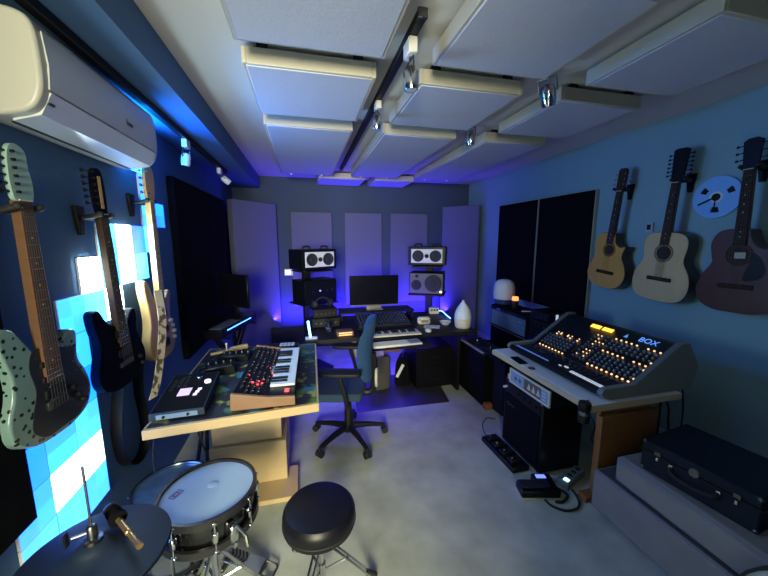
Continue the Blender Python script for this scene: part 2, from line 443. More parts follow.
# ------------------------------------------------------------------ air conditioner
def air_con():
    t = thing('air_conditioner', 'white wall air conditioner under the blue soffit', 'air conditioner', (XL, 1.65, 1.915)); t.scale = (1, 1, 1.05)
    CREAM = mat('air_con_plastic', (.45, .44, .39), .4, noise=.02)
    L = .80; y0, y1 = -L/2, L/2
    # profile in (x out from wall, z): built as a prism along y
    prof = smooth([(.0, .04), (.0, .27), (.10, .285), (.175, .275), (.205, .24), (.212, .15), (.205, .07), (.17, .02), (.09, .0), (.03, .005)], 5)
    MB().prism([(x, z) for x, z in prof], y0, y1).build('housing', CREAM, t, bevel=.04, seg=5)
    # front cover, slightly proud
    fp = [(.207, .085), (.2135, .15), (.2075, .235), (.211, .24), (.2185, .15), (.2125, .083)]
    MB().prism(fp, y0+.03, y1-.03).build('front_cover', mat('air_con_cover', (.50, .51, .51), .3, noise=.02), t)
    # flap and outlet
    fl = [(.206, .078), (.175, .022), (.105, .0), (.105, -.006), (.179, .015), (.212, .076)]
    MB().prism(fl, y0+.035, y1-.035).build('louver', mat('air_con_flap', (.60, .62, .64), .22, noise=.02), t)
    MB().box((.093, 0, .0005), (.016, L-.12, .012)).build('outlet_slot', BLACK, t)
    box('receiver_window', (.196, y0+.05, .048), (.012, .022, .006), BLACK, t)
    lg = MB().box((.2188, .075, .135), (.0015, .006, .022))
    for k in range(4): lg.box((.2188, .088+k*.011, .131), (.0015, .008, .014))
    lg.build('logo', mat('logo_grey', (.05, .05, .06), .5, noise=.1), t)
air_con()
# ------------------------------------------------------------------ guitars
FRET = mat('rosewood', (.05, .027, .016), .75, noise=.3, scale=60, spec=.12)
IVORY = mat('ivory_binding', (.6, .56, .45), .5, noise=.05)
def mir(pts): return [(-u, z) for u, z in pts]
def guitar_neck(t, z0, z1, w0, w1, yf, neck_m, fret_m, nfret, dots, thick=.02):
    """neck from body joint z0 to nut z1, fretboard front at yf"""
    MB().prism([(-w0/2, z0), (w0/2, z0), (w1/2, z1), (-w1/2, z1)], yf-.006-thick, yf-.006).build('neck', neck_m, t)
    return w0, w1
def fretboard(t, z0, z1, w0, w1, yf, m, n, dotm):
    fb = MB().prism([(-w0/2, z0), (w0/2, z0), (w1/2, z1), (-w1/2, z1)], yf-.006, yf).build('fretboard', m, t)
    fr = MB(); L = (z1-z0)
    S = 1.44*L
    for k in range(1, n+1):
        z = z1-S*(1-2**(-k/12))
        if z < z0+.004: break
        w = w1+(w0-w1)*(z1-z)/L
        fr.box((0, yf+.0006, z), (w*.98, .0012, .0016))
    stuff(fr.build('fret_wires', CHROME, fb))
    d = MB()
    for k in (3, 5, 7, 9, 15, 17):
        z = z1-S*(1-2**(-(k-.5)/12))
        if z > z0+.01: d.disc((0, yf, z), (0, 1, 0), [(.0032, 0), (.0032, .0006)], 8)
    stuff(d.build('inlay', dotm, fb))
    box('nut', (0, yf+.0005, z1+.002), (w1, .005, .004), IVORY, t)
def strings(t, n, w0, w1, zb, zn, y0, y1, m=None):
    s = MB()
    for k in range(n):
        f = k/(n-1)-.5
        s.tube([(f*w0, y0, zb), (f*w1, y1, zn)], .0006, 4)
    s.build('strings', m or mat('string_steel', (.10, .10, .10), .5, .6, noise=.1), t)

def electric(label, loc, rot, S, outline, body_m, head, head_m, neck_m, fret_m, tuners, dz, nut, guard=None, guard_m=None, pickups=(), bridge=(.12, .07, .03), knobs=(), thick=.044, nstr=6, guard_hi=.002, jack=None, bind=None, name='electric_guitar', joint=.285, hx=0):
    t = thing(name, label, 'guitar', loc, rot=rot); t.scale = (S, S, S)
    MB().prism(mir(smooth(outline, 5)), 0, thick).build('body', body_m, t, bevel=.009, seg=3)
    y = thick
    if guard: MB().prism(mir(smooth(guard, 4)), y-.001, y+guard_hi).build('pickguard', guard_m, t)
    guitar_neck(t, joint-.07, nut, .056, .043, y+.012, neck_m, fret_m, 22, None)
    fretboard(t, joint-.09, nut, .057, .043, y+.012, fret_m, 22, IVORY)
    hp = MB().prism(mir(smooth(head, 4)), y-.006, y+.008).build('headstock', head_m, t)
    for (u, z, sd) in tuners:
        tn = MB().cyl((-u, y+.008, z), (-u, y+.016, z), .0045, n=8)
        ex = -u-sd*.034
        tn.cyl((-u, y, z), (ex, y, z), .003, n=6).box((ex-sd*.008, y, z), (.018, .007, .016), .003)
        tn.build('tuner', dz, t)
    for (z, w, h, pm) in pickups: box('pickup', (0, y+.005, z), (w, .010, h), pm, t, .002)
    br = MB().box((0, y+.005, bridge[0]), (bridge[1], .010, bridge[2]), .002)
    for k in range(nstr): br.box(((k/(nstr-1)-.5)*bridge[1]*.8, y+.012, bridge[0]), (.007, .006, bridge[2]*.7))
    br.build('bridge', STEEL, t)
    for (u, z, km) in knobs: MB().lathe([(.011, 0), (.010, .014), (.008, .016)], 12, Matrix.Translation((-u, y, z)) @ Matrix.Rotation(-PI/2, 4, 'X')).build('knob', km, t)
    strings(t, nstr, bridge[1]*.75, .034, bridge[0], nut, y+.016, y+.014)
    return t

STRAT = [(0, .0), (.07, .006), (.135, .035), (.163, .10), (.148, .17), (.122, .225), (.128, .285), (.128, .325), (.098, .335), (.062, .305), (.034, .287), (-.034, .30), (-.062, .335), (-.098, .39), (-.138, .395), (-.145, .34), (-.126, .25), (-.13, .19), (-.155, .12), (-.145, .05), (-.08, .008)]
def dots_mat():
    return splash('white_dotted_lacquer', (.17, .28, .26), [((.012, .014, .016), (0, 0, 0))], 46, .25, True, .26, .30)
GREENW = mat('greenish_white', (.28, .42, .38), .3, noise=.05)
sh = [(-.023, .765), (.023, .765), (.036, .79), (.036, .83), (.03, .865), (.028, .91), (.0, .93), (-.024, .915), (-.034, .865), (-.034, .80)]
electric('white electric guitar with black dots and dark pickguard on the blue wall', (-.905, 1.30, .875), (0, R(.5), R(-95)), 1.04, STRAT, dots_mat(),
         sh, GREENW, wood('dark_maple', (.10, .05, .025), (.14, .07, .035), (3, 3, 20)), wood('roasted_board', (.10, .045, .025), (.16, .075, .04), (3, 3, 20)),
         [(-.018, .79+.023*k, -1) for k in range(6)], BLACK, .765,
         guard=[(.0, .02), (.08, .025), (.135, .065), (.148, .11), (.125, .17), (.10, .22), (.105, .27), (.06, .285), (.02, .30), (-.045, .31), (-.07, .26), (-.06, .18), (-.08, .12), (-.09, .06), (-.05, .02)],
         guard_m=splash('dark_dotted_guard', (.014, .016, .024), [((.16, .24, .24), (.02, 0, .01))], 34, .3, True, .10, .14),
         pickups=[(.255, .075, .02, BLACK), (.205, .075, .02, BLACK), (.155, .075, .032, BLACK)], bridge=(.115, .075, .03), knobs=[(.09, .10, BLACK), (.11, .07, BLACK), (.07, .135, BLACK)])
sh2 = [(-.022, .775), (.022, .775), (.03, .81), (.032, .88), (.026, .945), (.0, .962), (-.026, .945), (-.036, .88), (-.034, .81)]
PRS = [(0, .0), (.08, .008), (.145, .045), (.160, .11), (.135, .185), (.118, .235), (.13, .29), (.125, .335), (.10, .335), (.06, .295), (.034, .285), (-.034, .30), (-.075, .335), (-.105, .385), (-.138, .375), (-.137, .31), (-.122, .24), (-.135, .185), (-.16, .11), (-.145, .045), (-.08, .008)]
BLK = mat('black_lacquer', (.003, .003, .006), .5, noise=.2, spec=.06)
BRASSM = wood('amber_maple', (.5, .32, .1), (.58, .4, .15), (3, 3, 20))
electric('glossy black electric guitar hanging between the dotted guitar and the wood bass', (-.905, 1.76, .85), (0, R(3), R(-96)), 1.045, PRS, BLK, sh2, BLK, FRET, FRET,
         [(-.028, .82+.025*k, -1) for k in range(6)], BLACK, .775,
         pickups=[(.255, .08, .036, SATIN), (.165, .08, .036, SATIN)], bridge=(.11, .085, .02), knobs=[(.10, .10, BLACK), (.115, .06, BLACK)])
BASS = [(0, .0), (.07, .006), (.125, .04), (.145, .10), (.13, .17), (.105, .23), (.115, .30), (.13, .355), (.105, .375), (.065, .335), (.034, .305), (-.034, .32), (-.07, .37), (-.105, .44), (-.135, .455), (-.142, .40), (-.122, .30), (-.12, .22), (-.145, .13), (-.135, .05), (-.07, .008)]
NAT = wood('natural_ash', (.50, .28, .09), (.60, .37, .15), (6, 6, 2), .35)
sh3 = [(-.024, .86), (.024, .86), (.045, .91), (.05, .98), (.04, 1.03), (.0, 1.05), (-.035, 1.02), (-.042, .93)]
electric('natural wood bass guitar next to the wide black wall panel', (-.895, 2.165, .835), (0, R(0), R(-93)), 1.08, BASS, NAT, sh3, NAT, NAT, wood('maple_board', (.50, .36, .2), (.56, .42, .26), (3, 3, 20)),
         [(-.03, .90+.035*k, -1) for k in range(4)], CHROME, .86, pickups=[(.25, .09, .036, BLACK), (.165, .09, .036, BLACK)], bridge=(.09, .075, .05),
         knobs=[(.085, .20, WHITE), (.10, .165, WHITE), (.115, .13, WHITE), (.11, .095, WHITE)], nstr=4, name='bass_guitar', joint=.305)
bg = [o for o in bpy.data.objects if o.name == 'electric_guitar.001'][0]
MB().prism([(-.010, .80), (.006, .80), (.004, .93), (-.012, .93)], .051, .054).build('amber_stripe', BRASSM, bg)
# patterned strap hanging from the bass, black strap below the black guitar
st = MB(); path = spline([(-.838, 2.12, 1.26), (-.815, 2.08, 1.10), (-.82, 2.04, .93), (-.835, 1.985, .76), (-.85, 1.95, .68)], 6)
def ribbon(mb, path, w, side, th=.003):
    P = [Vector(p) for p in path]; sd = Vector(side).normalized(); vs = []; fs = []
    for i, p in enumerate(P):
        t = (P[min(i+1, len(P)-1)]-P[max(i-1, 0)]).normalized(); nrm = sd.cross(t).normalized()
        for a, b in ((-1, -1), (1, -1), (1, 1), (-1, 1)): vs.append(p+sd*(a*w/2)+nrm*(b*th/2))
    for i in range(len(P)-1):
        for k in range(4):
            l = (k+1) % 4; fs.append((i*4+k, i*4+l, i*4+4+l, i*4+4+k))
    n = len(P); fs += [(3, 2, 1, 0), (n*4-4, n*4-3, n*4-2, n*4-1)]
    mb.add(vs, fs); return mb
so = ribbon(st, path, .055, (.35, .94, 0)).build('guitar_strap', splash('snakeskin_strap', (.62, .55, .42), [((.12, .09, .06), (0, 0, 0))], 26, .6, False, .5, .56))
tag(so, 'cream patterned guitar strap hanging down from the wood bass guitar', 'guitar strap')
path = spline([(-.90, 1.745, .86), (-.925, 1.73, .62), (-.925, 1.755, .45), (-.925, 1.84, .37), (-.925, 1.95, .38), (-.925, 2.0, .50), (-.925, 1.975, .70), (-.90, 1.94, .86)], 7)
so = ribbon(MB(), path, .05, (1, 0, 0), .004).build('guitar_strap', SATIN)
for v in so.data.vertices: pass
tag(so, 'black guitar strap looping down the blue wall below the black guitar', 'guitar strap')

def hanger(label, y, z, wall, sgn, reach, lift=0):
    t = thing('guitar_hanger', label, 'guitar hanger', (wall, y, z), 0 if sgn > 0 else PI)
    MB().prism([(-.032, .05), (.032, .05), (.014, -.075), (-.014, -.075)], 0, .018, Matrix.Rotation(-PI/2, 4, 'Z')).build('wall_plate', SATIN, t, bevel=.004)
    MB().tube([(.012, 0, 0), (reach*.5, 0, .0), (reach-.02, 0, .0)], .011, 8).build('arm', SATIN, t)
    f = MB()
    for s in (-1, 1):
        f.tube(spline([(reach-.025, 0, 0), (reach-.02, s*.03, 0), (reach+.01, s*.042, .002), (reach+.045, s*.042, .012)], 4), .0105, 8)
        f.ball((reach+.045, s*.042, .013), .0125)
    f.build('fork', RUBBER, t)
    return t
hanger('black wall hanger holding the dotted white guitar', 1.285, 1.64, XL, 1, .065)
hanger('black wall hanger holding the glossy black guitar', 1.70, 1.645, XL, 1, .065)
hanger('black wall hanger holding the wood bass guitar', 2.16, 1.755, XL, 1, .065)

# ---- acoustic guitars on the right wall
def acoustic(label, loc, rot, S, outline, top_m, side_m, L, nut, hole_z, bridge_z, head, head_m, tuners, nstr, cut, hole_r=.05, guard=None, neck_m=None, tun_m=None, label_card=False):
    t = thing('acoustic_guitar', label, 'guitar', loc, rot=rot); t.scale = (S, S, S)
    o = mir(smooth(outline, 5)); D = .098
    MB().prism(o, 0, D-.003).build('body', side_m, t, bevel=.004, seg=2)
    cx = 0; cz = L*.45
    o2 = [((x)*.985, cz+(z-cz)*.985) for x, z in o]
    top = MB().prism(o2, D-.006, D).build('soundboard', top_m, t)
    y = D
    MB().disc((0, y-.001, hole_z), (0, 1, 0), [(hole_r, 0), (hole_r, .0016)], 28).build('soundhole', mat('soundhole_dark', (.035, .018, .01), .8, noise=.3), top)
    ring = MB(); a = []
    for rr in (hole_r+.006, hole_r+.013):
        pts = [(rr*math.cos(2*PI*k/32), y+.0004, hole_z+rr*math.sin(2*PI*k/32)) for k in range(32)]
        ring.tube(pts, .0022, 4, True)
    ring.build('rosette', FRET, top)
    bw = MB().box((0, y+.005, bridge_z), (.17, .010, .028), .004); bw.box((0, y+.011, bridge_z+.004), (.075, .004, .003)).build('bridge', FRET, t)
    if guard: MB().prism(mir(smooth(guard, 4)), y-.0005, y+.0014).build('pickguard', SATIN, t)
    if label_card: box('label_card', (-.005, y+.001, hole_z-.004), (.05, .002, .036), mat('paper_label', (.55, .52, .42), .7, noise=.05), top)
    guitar_neck(t, L-.03, nut, .058, .046, y+.014, neck_m or side_m, FRET, 20, None, .022)
    fretboard(t, hole_z+hole_r+.006, nut, .06, .046, y+.014, FRET, 20, IVORY)
    MB().prism(mir(head), y-.012, y+.006).build('headstock', head_m, t)
    for (u, z, sd) in tuners:
        ex = -u-sd*.030
        MB().cyl((-u, y+.006, z), (-u, y+.013, z), .004, n=8).cyl((-u, y-.004, z), (ex, y-.004, z), .003, n=6).box((ex-sd*.007, y-.004, z), (.014, .008, .014), .003).build('tuner', tun_m or BLACK, t)
    strings(t, nstr, .058, .036, bridge_z, nut, y+.013, y+.017)
    return t
CLASS = [(0, 0), (.09, .006), (.155, .05), (.183, .125), (.165, .21), (.128, .275), (.128, .325), (.142, .375), (.10, .365), (.05, .395), (.035, .46), (.02, .478), (-.07, .48), (-.125, .45), (-.142, .39), (-.132, .33), (-.122, .285), (-.16, .215), (-.183, .125), (-.155, .05), (-.09, .006)]
hd = [(-.026, .82), (.026, .82), (.036, .85), (.036, .985), (.02, 1.0), (-.02, 1.0), (-.036, .985), (-.036, .85)]
ORG = wood('amber_spruce', (.60, .29, .04), (.70, .37, .07), (8, 8, .6), .3)
acoustic('amber cutaway classical guitar beside the black wall panel', (2.612, 2.285, 1.13), (0, R(-5.5), R(90)), .985, CLASS, ORG, wood('dark_side', (.05, .022, .012), (.08, .035, .018), (3, 3, 6), .3), .48, .82, .335, .14, hd, FRET,
         [(-.03, .875+.04*k, -1) for k in range(3)]+[(.03, .875+.04*k, 1) for k in range(3)], 6, True, .044, tun_m=CHROME)
DREAD = [(0, 0), (.10, .005), (.17, .04), (.198, .12), (.185, .21), (.145, .285), (.138, .33), (.148, .40), (.14, .46), (.10, .495), (.03, .505), (-.03, .505), (-.10, .495), (-.14, .46), (-.148, .40), (-.138, .33), (-.145, .285), (-.185, .21), (-.198, .12), (-.17, .04), (-.10, .005)]
hd12 = [(-.024, .84), (.024, .84), (.036, .87), (.046, 1.055), (.028, 1.065), (-.028, 1.065), (-.046, 1.055), (-.036, .87)]
SPR = wood('pale_spruce', (.60, .42, .19), (.70, .52, .26), (8, 8, .6), .35)
acoustic('pale spruce twelve-string acoustic guitar beside the tape reel', (2.612, 1.835, 1.095), (0, R(-3.2), R(90)), 1.0, DREAD, SPR, wood('brown_side', (.045, .02, .012), (.075, .035, .02), (3, 3, 6), .3), .505, .84, .355, .165, hd12, SATIN,
         [(-.036, .89+.027*k, -1) for k in range(6)]+[(.036, .89+.027*k, 1) for k in range(6)], 12, False, .05)
GA = [(0, 0), (.10, .005), (.175, .045), (.203, .125), (.185, .215), (.14, .28), (.128, .33), (.138, .385), (.11, .385), (.062, .415), (.04, .475), (.025, .50), (-.06, .505), (-.115, .485), (-.145, .425), (-.138, .35), (-.132, .30), (-.175, .225), (-.203, .125), (-.175, .045), (-.10, .005)]
hd6 = [(-.024, .84), (.024, .84), (.034, .87), (.042, 1.0), (.02, 1.015), (-.02, 1.015), (-.042, 1.0), (-.034, .87)]
MAH = wood('dark_mahogany', (.065, .018, .007), (.09, .027, .011), (6, 6, .8), .4)
acoustic('dark mahogany cutaway acoustic guitar at the edge of the picture', (2.612, 1.385, 1.105), (0, R(1.2), R(90)), 1.0, GA, MAH, wood('mahogany_side', (.06, .02, .011), (.09, .032, .017), (3, 3, 6), .4), .505, .84, .35, .16, hd6, SATIN,
         [(-.034, .90+.04*k, -1) for k in range(3)]+[(.034, .90+.04*k, 1) for k in range(3)], 6, True, .05,
         guard=[(.03, .20), (.10, .21), (.125, .26), (.10, .33), (.062, .36), (.05, .30)], label_card=True)
hanger('black wall hanger holding the amber classical guitar', 2.215, 1.945, XR, -1, .085)
hanger('black wall hanger holding the pale twelve-string guitar', 1.777, 1.945, XR, -1, .085)
hanger('black wall hanger holding the dark mahogany guitar', 1.405, 1.955, XR, -1, .085)

# ---- tape reel
def reel():
    t = thing('tape_reel', 'pale blue metal tape reel on the pale wall', 'tape reel', (XR-.012, 1.612, 1.818), R(90))
    RB = mat('reel_metal', (.22, .50, .90), .4, noise=.04)
    M = Matrix.Rotation(-PI/2, 4, 'X')
    MB().lathe([(.132, 0), (.132, .003), (.03, .003)], 40, M).build('back_flange', RB, t)
    # front flange with three openings: ring + hub + spokes
    n = 72; vs = []; fs = []; f = MB()
    def open_at(a):
        for c in (R(33), R(153), R(270)):
            d = (a-c+PI) % (2*PI)-PI
            if abs(d) < R(14): return True
        return False
    radii = [.028, .062, .10, .133]; Y0, Y1 = .006, .009
    for k in range(n):
        a0, a1 = 2*PI*k/n, 2*PI*(k+1)/n
        for i in range(3):
            if i == 1 and open_at((a0+a1)/2): continue
            r0, r1 = radii[i], radii[i+1]
            p = [(r0, a0), (r1, a0), (r1, a1), (r0, a1)]
            v = [(r*math.cos(a), Y1, r*math.sin(a)) for r, a in p]+[(r*math.cos(a), Y0, r*math.sin(a)) for r, a in p]
            f.add(v, [(0, 1, 2, 3), (7, 6, 5, 4), (0, 4, 5, 1), (1, 5, 6, 2), (2, 6, 7, 3), (3, 7, 4, 0)])
    f.build('front_flange', RB, t)
    for c in (R(33), R(153), R(270)):
        a = [c-R(13), c+R(13)]
        o = [(.064*math.cos(x), .064*math.sin(x)) for x in (a[0], c, a[1])]+[(.098*math.cos(x), .098*math.sin(x)) for x in (a[1], c, a[0])]
        MB().prism(o, .0035, .0060).build('opening', SATIN, t)
    MB().lathe([(.024, .003), (.024, .013), (.012, .014)], 20, M).build('hub', SATIN, t)
    MB().lathe([(.036, .009), (.036, .0105), (.026, .0105)], 20, M).build('hub_ring', WHITE, t)
    # clock hands
    box('hand', (-.0, .0155, -.034), (.006, .002, .085), SATIN, t)
    MB().box((.045, .0175, -.021), (.105, .002, .011), ry=R(25)).build('hand', SATIN, t)
reel()
sw = thing('wall_outlet', 'small pale wall box between the classical and twelve-string guitars', 'outlet', (XR, 2.02, 1.60), R(90))
box('plate', (0, .012, .04), (.05, .024, .07), mat('dim_white', (.5, .5, .48), .4, noise=.03), sw, .004)
box('socket', (0, .025, .04), (.028, .004, .04), BLACK, sw)
t = thing('wall_switch', 'small glowing white switch on the back wall beside the left speaker', 'switch', (-.235, YB-.002, 1.07))
box('plate', (0, -.006, 0), (.14, .012, .10), WHITE, t, .003)
box('lit_display', (-.02, -.0125, 0), (.07, .003, .06), mat('switch_glow', (.8, .75, .6), .5, emit=(1, .85, .6), es=1.1, noise=.02), t)
# ------------------------------------------------------------------ left desk with its pedestal
def left_desk():
    t = thing('standing_desk', 'birch desk with printed dark top on a birch lifting pedestal', 'desk', (-.34, 2.05, 0))
    q = [(-.728, 1.532), (.042, 1.597), (.062, 2.60), (-.74, 2.66)]
    L = [(x+.34, y-2.05) for x, y in q]
    MB().slab(L, .672, .717).build('tabletop', BIRCH, t, bevel=.003, seg=2)
    c = Vector((sum(p[0] for p in L)/4, sum(p[1] for p in L)/4))
    ins = [tuple(c+(Vector(p)-c)*.968) for p in L]
    MB().slab(ins, .717, .7195).build('printed_mat', splash('printed_top', (.006, .007, .012), [((.07, .15, .015), (3.1, .4, 0)), ((.015, .13, .19), (.5, 2.2, 0)), ((.26, .25, .04), (5, 5, 0)), ((.008, .012, .025), (1, 8, 0))], 6.5, .7, False, .58, .64), t)
    box('upper_column', (-.047, .12, .49), (.405, .34, .365), BIRCH, t, .003)
    box('lower_column', (-.042, .12, .165), (.445, .38, .27), BIRCH, t, .003)
    box('base_plate', (.015, -.09, .015), (.46, .28, .03), BIRCH, t, .003)
left_desk()
DT = .7195
def synth():
    # local: keys' long axis along +y, front (player side) at +x, wooden end towards the camera
    t = thing('synthesizer', 'black synthesizer with walnut end and red lit buttons on the birch desk', 'synthesizer', (-.215, 1.985, DT), R(-1.5))
    W = wood('walnut_end', (.20, .105, .055), (.27, .15, .08), (3, 3, 8), .45)
    prof = [(.145, .012), (.145, .045), (.02, .05), (-.145, .085), (-.150, .012)]
    MB().prism(prof, -.365, .365).build('case', SATIN, t)
    for s in (-1, 1):
        MB().prism([(.15, .006), (.15, .052), (.02, .060), (-.15, .094), (-.156, .006)], s*.365-(.0 if s > 0 else .02), s*.365+(.02 if s > 0 else .0)).build('wooden_end', W, t, bevel=.003, seg=2)
    for sx in (-.1, .1):
        for sy in (-.33, .33): MB().lathe([(.012, 0), (.012, .013)], 10, Matrix.Translation((sx, sy, 0))).build('rubber_foot', RUBBER, t)
    K = mat('white_keys', (.68, .75, .80), .3, noise=.02)
    n = 15; y0 = -.25; kw = .60/n
    bed = box('key_bed', (.08, y0+.30, .047), (.13, .61, .006), BLACK, t)
    me = None
    for k in range(n):
        if me is None:
            o = MB().box((0, 0, 0), (.128, kw-.0016, .014), .002).build('white_key', K, t); me = o.data
        else:
            o = bpy.data.objects.new('white_key', me); COL.objects.link(o); o.parent = t
        o.location = (.079, y0+kw*(k+.5), .056)
    me = None
    for k in range(n-1):
        if k % 7 in (2, 6): continue
        if me is None:
            o = MB().box((0, 0, 0), (.088, .018, .010), .002).build('black_key', BLACK, t); me = o.data
        else:
            o = bpy.data.objects.new('black_key', me); COL.objects.link(o); o.parent = t
        o.location = (.057, y0+kw*(k+1), .0655)
    # control panel: knobs and lit buttons on the sloping face
    sl = math.atan2(.035, .165)
    def P(x): return .05+(.02-x)*math.tan(sl)
    kn = MB(); rd = MB(); wh = MB(); rr = random.Random(5)
    for i in range(5):
        for j in range(15):
            x = -.006-i*.028; y = -.335+j*.048
            M = Matrix.Translation((x, y, P(x))) @ Matrix.Rotation(sl, 4, 'Y')
            if rr.random() < .6:
                kn.lathe([(.0085, 0), (.0075, .012), (.0065, .013)], 9, M)
                wh.box((0.003, 0, .0135), (.006, .0015, .001), M=M)
            else:
                kn.box((0, 0, .002), (.008, .012, .004), M=M)
                if rr.random() < .45: wh.box((0, 0, .005), (.004, .004, .001), M=M)
    for (x, y, s) in ((-.05, -.24, .012), (-.05, -.20, .010), (-.078, -.22, .013), (-.03, -.22, .010), (-.03, -.17, .01), (-.11, -.13, .008), (.012, -.075, .018), (-.012, .0, .008)):
        M = Matrix.Translation((x, y, P(x))) @ Matrix.Rotation(sl, 4, 'Y'); rd.box((0, 0, .004), (s, s*1.1, .004), .001, M=M)
    for y in (-.30, -.28): rd.box((.105, y-.01, .0495), (.022, .014, .006), .001)
    stuff(kn.build('knobs', BLACK, t)); stuff(wh.build('knob_marks', mat('knob_mark', (.5, .5, .5), .5, noise=.05), t))
    rd.build('lit_buttons', mat('red_glow', (.6, .05, .05), .4, emit=(1, .08, .09), es=1.6, noise=.05), t)
    box('display', (.006, -.0, P(.006)+.0015), (.018, .11, .004), mat('synth_screen', (.25, .35, .4), .2, noise=.1), t)
synth()
def sampler():
    t = thing('drum_machine', 'black drum machine with lilac screen at the corner of the birch desk', 'drum machine', (-.615, 1.775, DT), R(3))
    MB().prism([(-.18, .008), (.20, .008), (.20, .072), (-.18, .042)], -.115, .115, Matrix.Rotation(PI/2, 4, 'Z')).build('case', mat('blue_black_case', (.02, .035, .06), .5, noise=.1, spec=.2), t, bevel=.004)
    sl = math.atan2(.030, .38)
    top = lambda y: .042+(.18+y)*math.tan(sl)
    def M(x, y): return Matrix.Translation((x, y, top(y)+.0005)) @ Matrix.Rotation(sl, 4, 'X')
    MB().box((0, 0, .001), (.215, .365, .002), M=M(0, .01)).build('top_panel', MATTE, t)
    MB().box((0, 0, .003), (.055, .07, .004), M=M(-.01, -.01)).build('screen', mat('lilac_screen', (.3, .25, .4), .3, emit=(.62, .48, .95), es=.9, noise=.03), t)
    for (x, y) in ((.045, -.045), (.05, -.02), (.056, .005)):
        MB().box((0, 0, .003), (.018, .02, .005), .001, M=M(x, y)).build('lit_key', mat('lilac_key', (.5, .45, .6), .3, emit=(.8, .7, 1), es=.8, noise=.03), t)
    for (x, y, mm) in ((.03, .13, CHROME), (.08, .075, mat('lit_dial', (.6, .55, .7), .3, emit=(.8, .75, 1), es=1.0, noise=.03))):
        MB().lathe([(.017, 0), (.016, .012), (.012, .014)], 16, M(x, y)).build('dial', mm, t)
    pads = MB()
    for i in range(3):
        for j in range(4): pads.box((0, 0, .003), (.022, .022, .006), .002, M=M(-.08+.0*i, .03+.03*j) if i == 0 else M(-.08+i*.028, .06+.03*j))
    stuff(pads.build('pads', BLACK, t))
    # connector plate on the back, towards the camera
    box('connector_plate', (.0, -.1815, .024), (.17, .004, .022), mat('pale_blue_plate', (.16, .26, .38), .35, noise=.05), t)
    for x in (-.055, .045): MB().disc((x, -.183, .024), (0, -1, 0), [(.007, 0), (.006, .006)], 10).build('jack_socket', SATIN, t)
    for sx in (-.09, .09):
        for sy in (-.15, .16): MB().lathe([(.012, 0), (.012, .009)], 8, Matrix.Translation((sx, sy, 0))).build('rubber_foot', RUBBER, t)
sampler()
t = thing('pad_controller', 'small black controller with grey pads behind the synthesizer', 'controller', (-.20, 2.525, DT), R(-3))
box('case', (0, 0, .015), (.25, .10, .03), SATIN, t, .004)
for k in range(4): box('pad', (.0+k*.028, -.005, .033), (.024, .07, .008), mat('grey_pad', (.5, .53, .56), .5, noise=.05), t, .002)
t = thing('wooden_rest', 'light wooden wrist rest lying at the back of the birch desk', 'wrist rest', (-.575, 2.55, DT), R(24))
MB().prism([(-.13, 0), (-.13, .012), (-.02, .016), (.02, .030), (.13, .034), (.13, 0)], -.016, .016).build('bar', BIRCH, t, bevel=.004)
MB().cyl((-.02, 0, .014), (-.02, 0, .06), .005, n=8).ball((-.02, 0, .062), .009).build('peg', IVORY, t)
# small black mixer and effect boxes with cables at the back left of the desk
def box_gadget(name, label, cat, loc, rz, d, m, nk=4, km=None):
    t = thing(name, label, cat, loc, rz)
    box('case', (0, 0, d[2]/2), d, m, t, .004)
    for k in range(nk):
        M = Matrix.Translation(((k+.5)/nk*d[0]-d[0]/2, d[1]*.15, d[2]))
        MB().lathe([(.009, 0), (.008, .012), (.006, .013)], 10, M).build('knob', km or STEEL, t)
    box('faceplate', (0, -d[1]*.25, d[2]+.001), (d[0]*.8, d[1]*.3, .002), STEEL, t)
    return t
box_gadget('effects_box', 'black effects box on the birch desk behind the drum machine', 'effects box', (-.55, 2.16, DT), R(12), (.17, .15, .05), SATIN, 4)
box_gadget('effects_box', 'flat black effects box on the birch desk beside the wooden wrist rest', 'effects box', (-.50, 2.37, DT), R(-6), (.20, .12, .04), SATIN, 5)
def cable(label, pts, r=.004, m=None, name='cable'):
    o = MB().tube(spline(pts, 8), r, 6).build(name, m or RUBBER); return tag(o, label, 'cable')
cable('thin black cable curling over the birch desk beside the effects boxes', [(-.66, 2.05, DT+.004), (-.68, 2.2, DT+.004), (-.62, 2.3, DT+.005), (-.68, 2.42, DT+.004), (-.60, 2.48, DT+.004), (-.42, 2.47, DT+.004), (-.40, 2.3, DT+.004), (-.45, 2.2, DT+.004)])
cable('black cable hanging below the corner of the birch desk', [(-.62, 2.0, .665), (-.64, 1.95, .45), (-.58, 1.9, .25), (-.62, 1.8, .06), (-.55, 1.7, .012)], .005)
cable('thin cable hanging between the birch desk and the blue wall', [(-.76, 1.75, .66), (-.78, 1.72, .45), (-.74, 1.68, .2), (-.70, 1.62, .01)], .003)
# music stand frame under the desk (black folded stand leaning)
t = thing('folded_stand', 'folded black stand leaning under the birch desk beside the pedestal', 'stand', (-.66, 2.08, 0))
MB().tube([(-.05, -.1, .012), (.02, .05, .55), (.03, .1, .655)], .011, 8).build('leg', BLACK, t)
MB().tube([(.04, -.12, .012), (.02, .05, .55)], .011, 8).build('leg', BLACK, t)
MB().box((.02, .05, .56), (.05, .04, .05), .006).build('joint', BLACK, t)

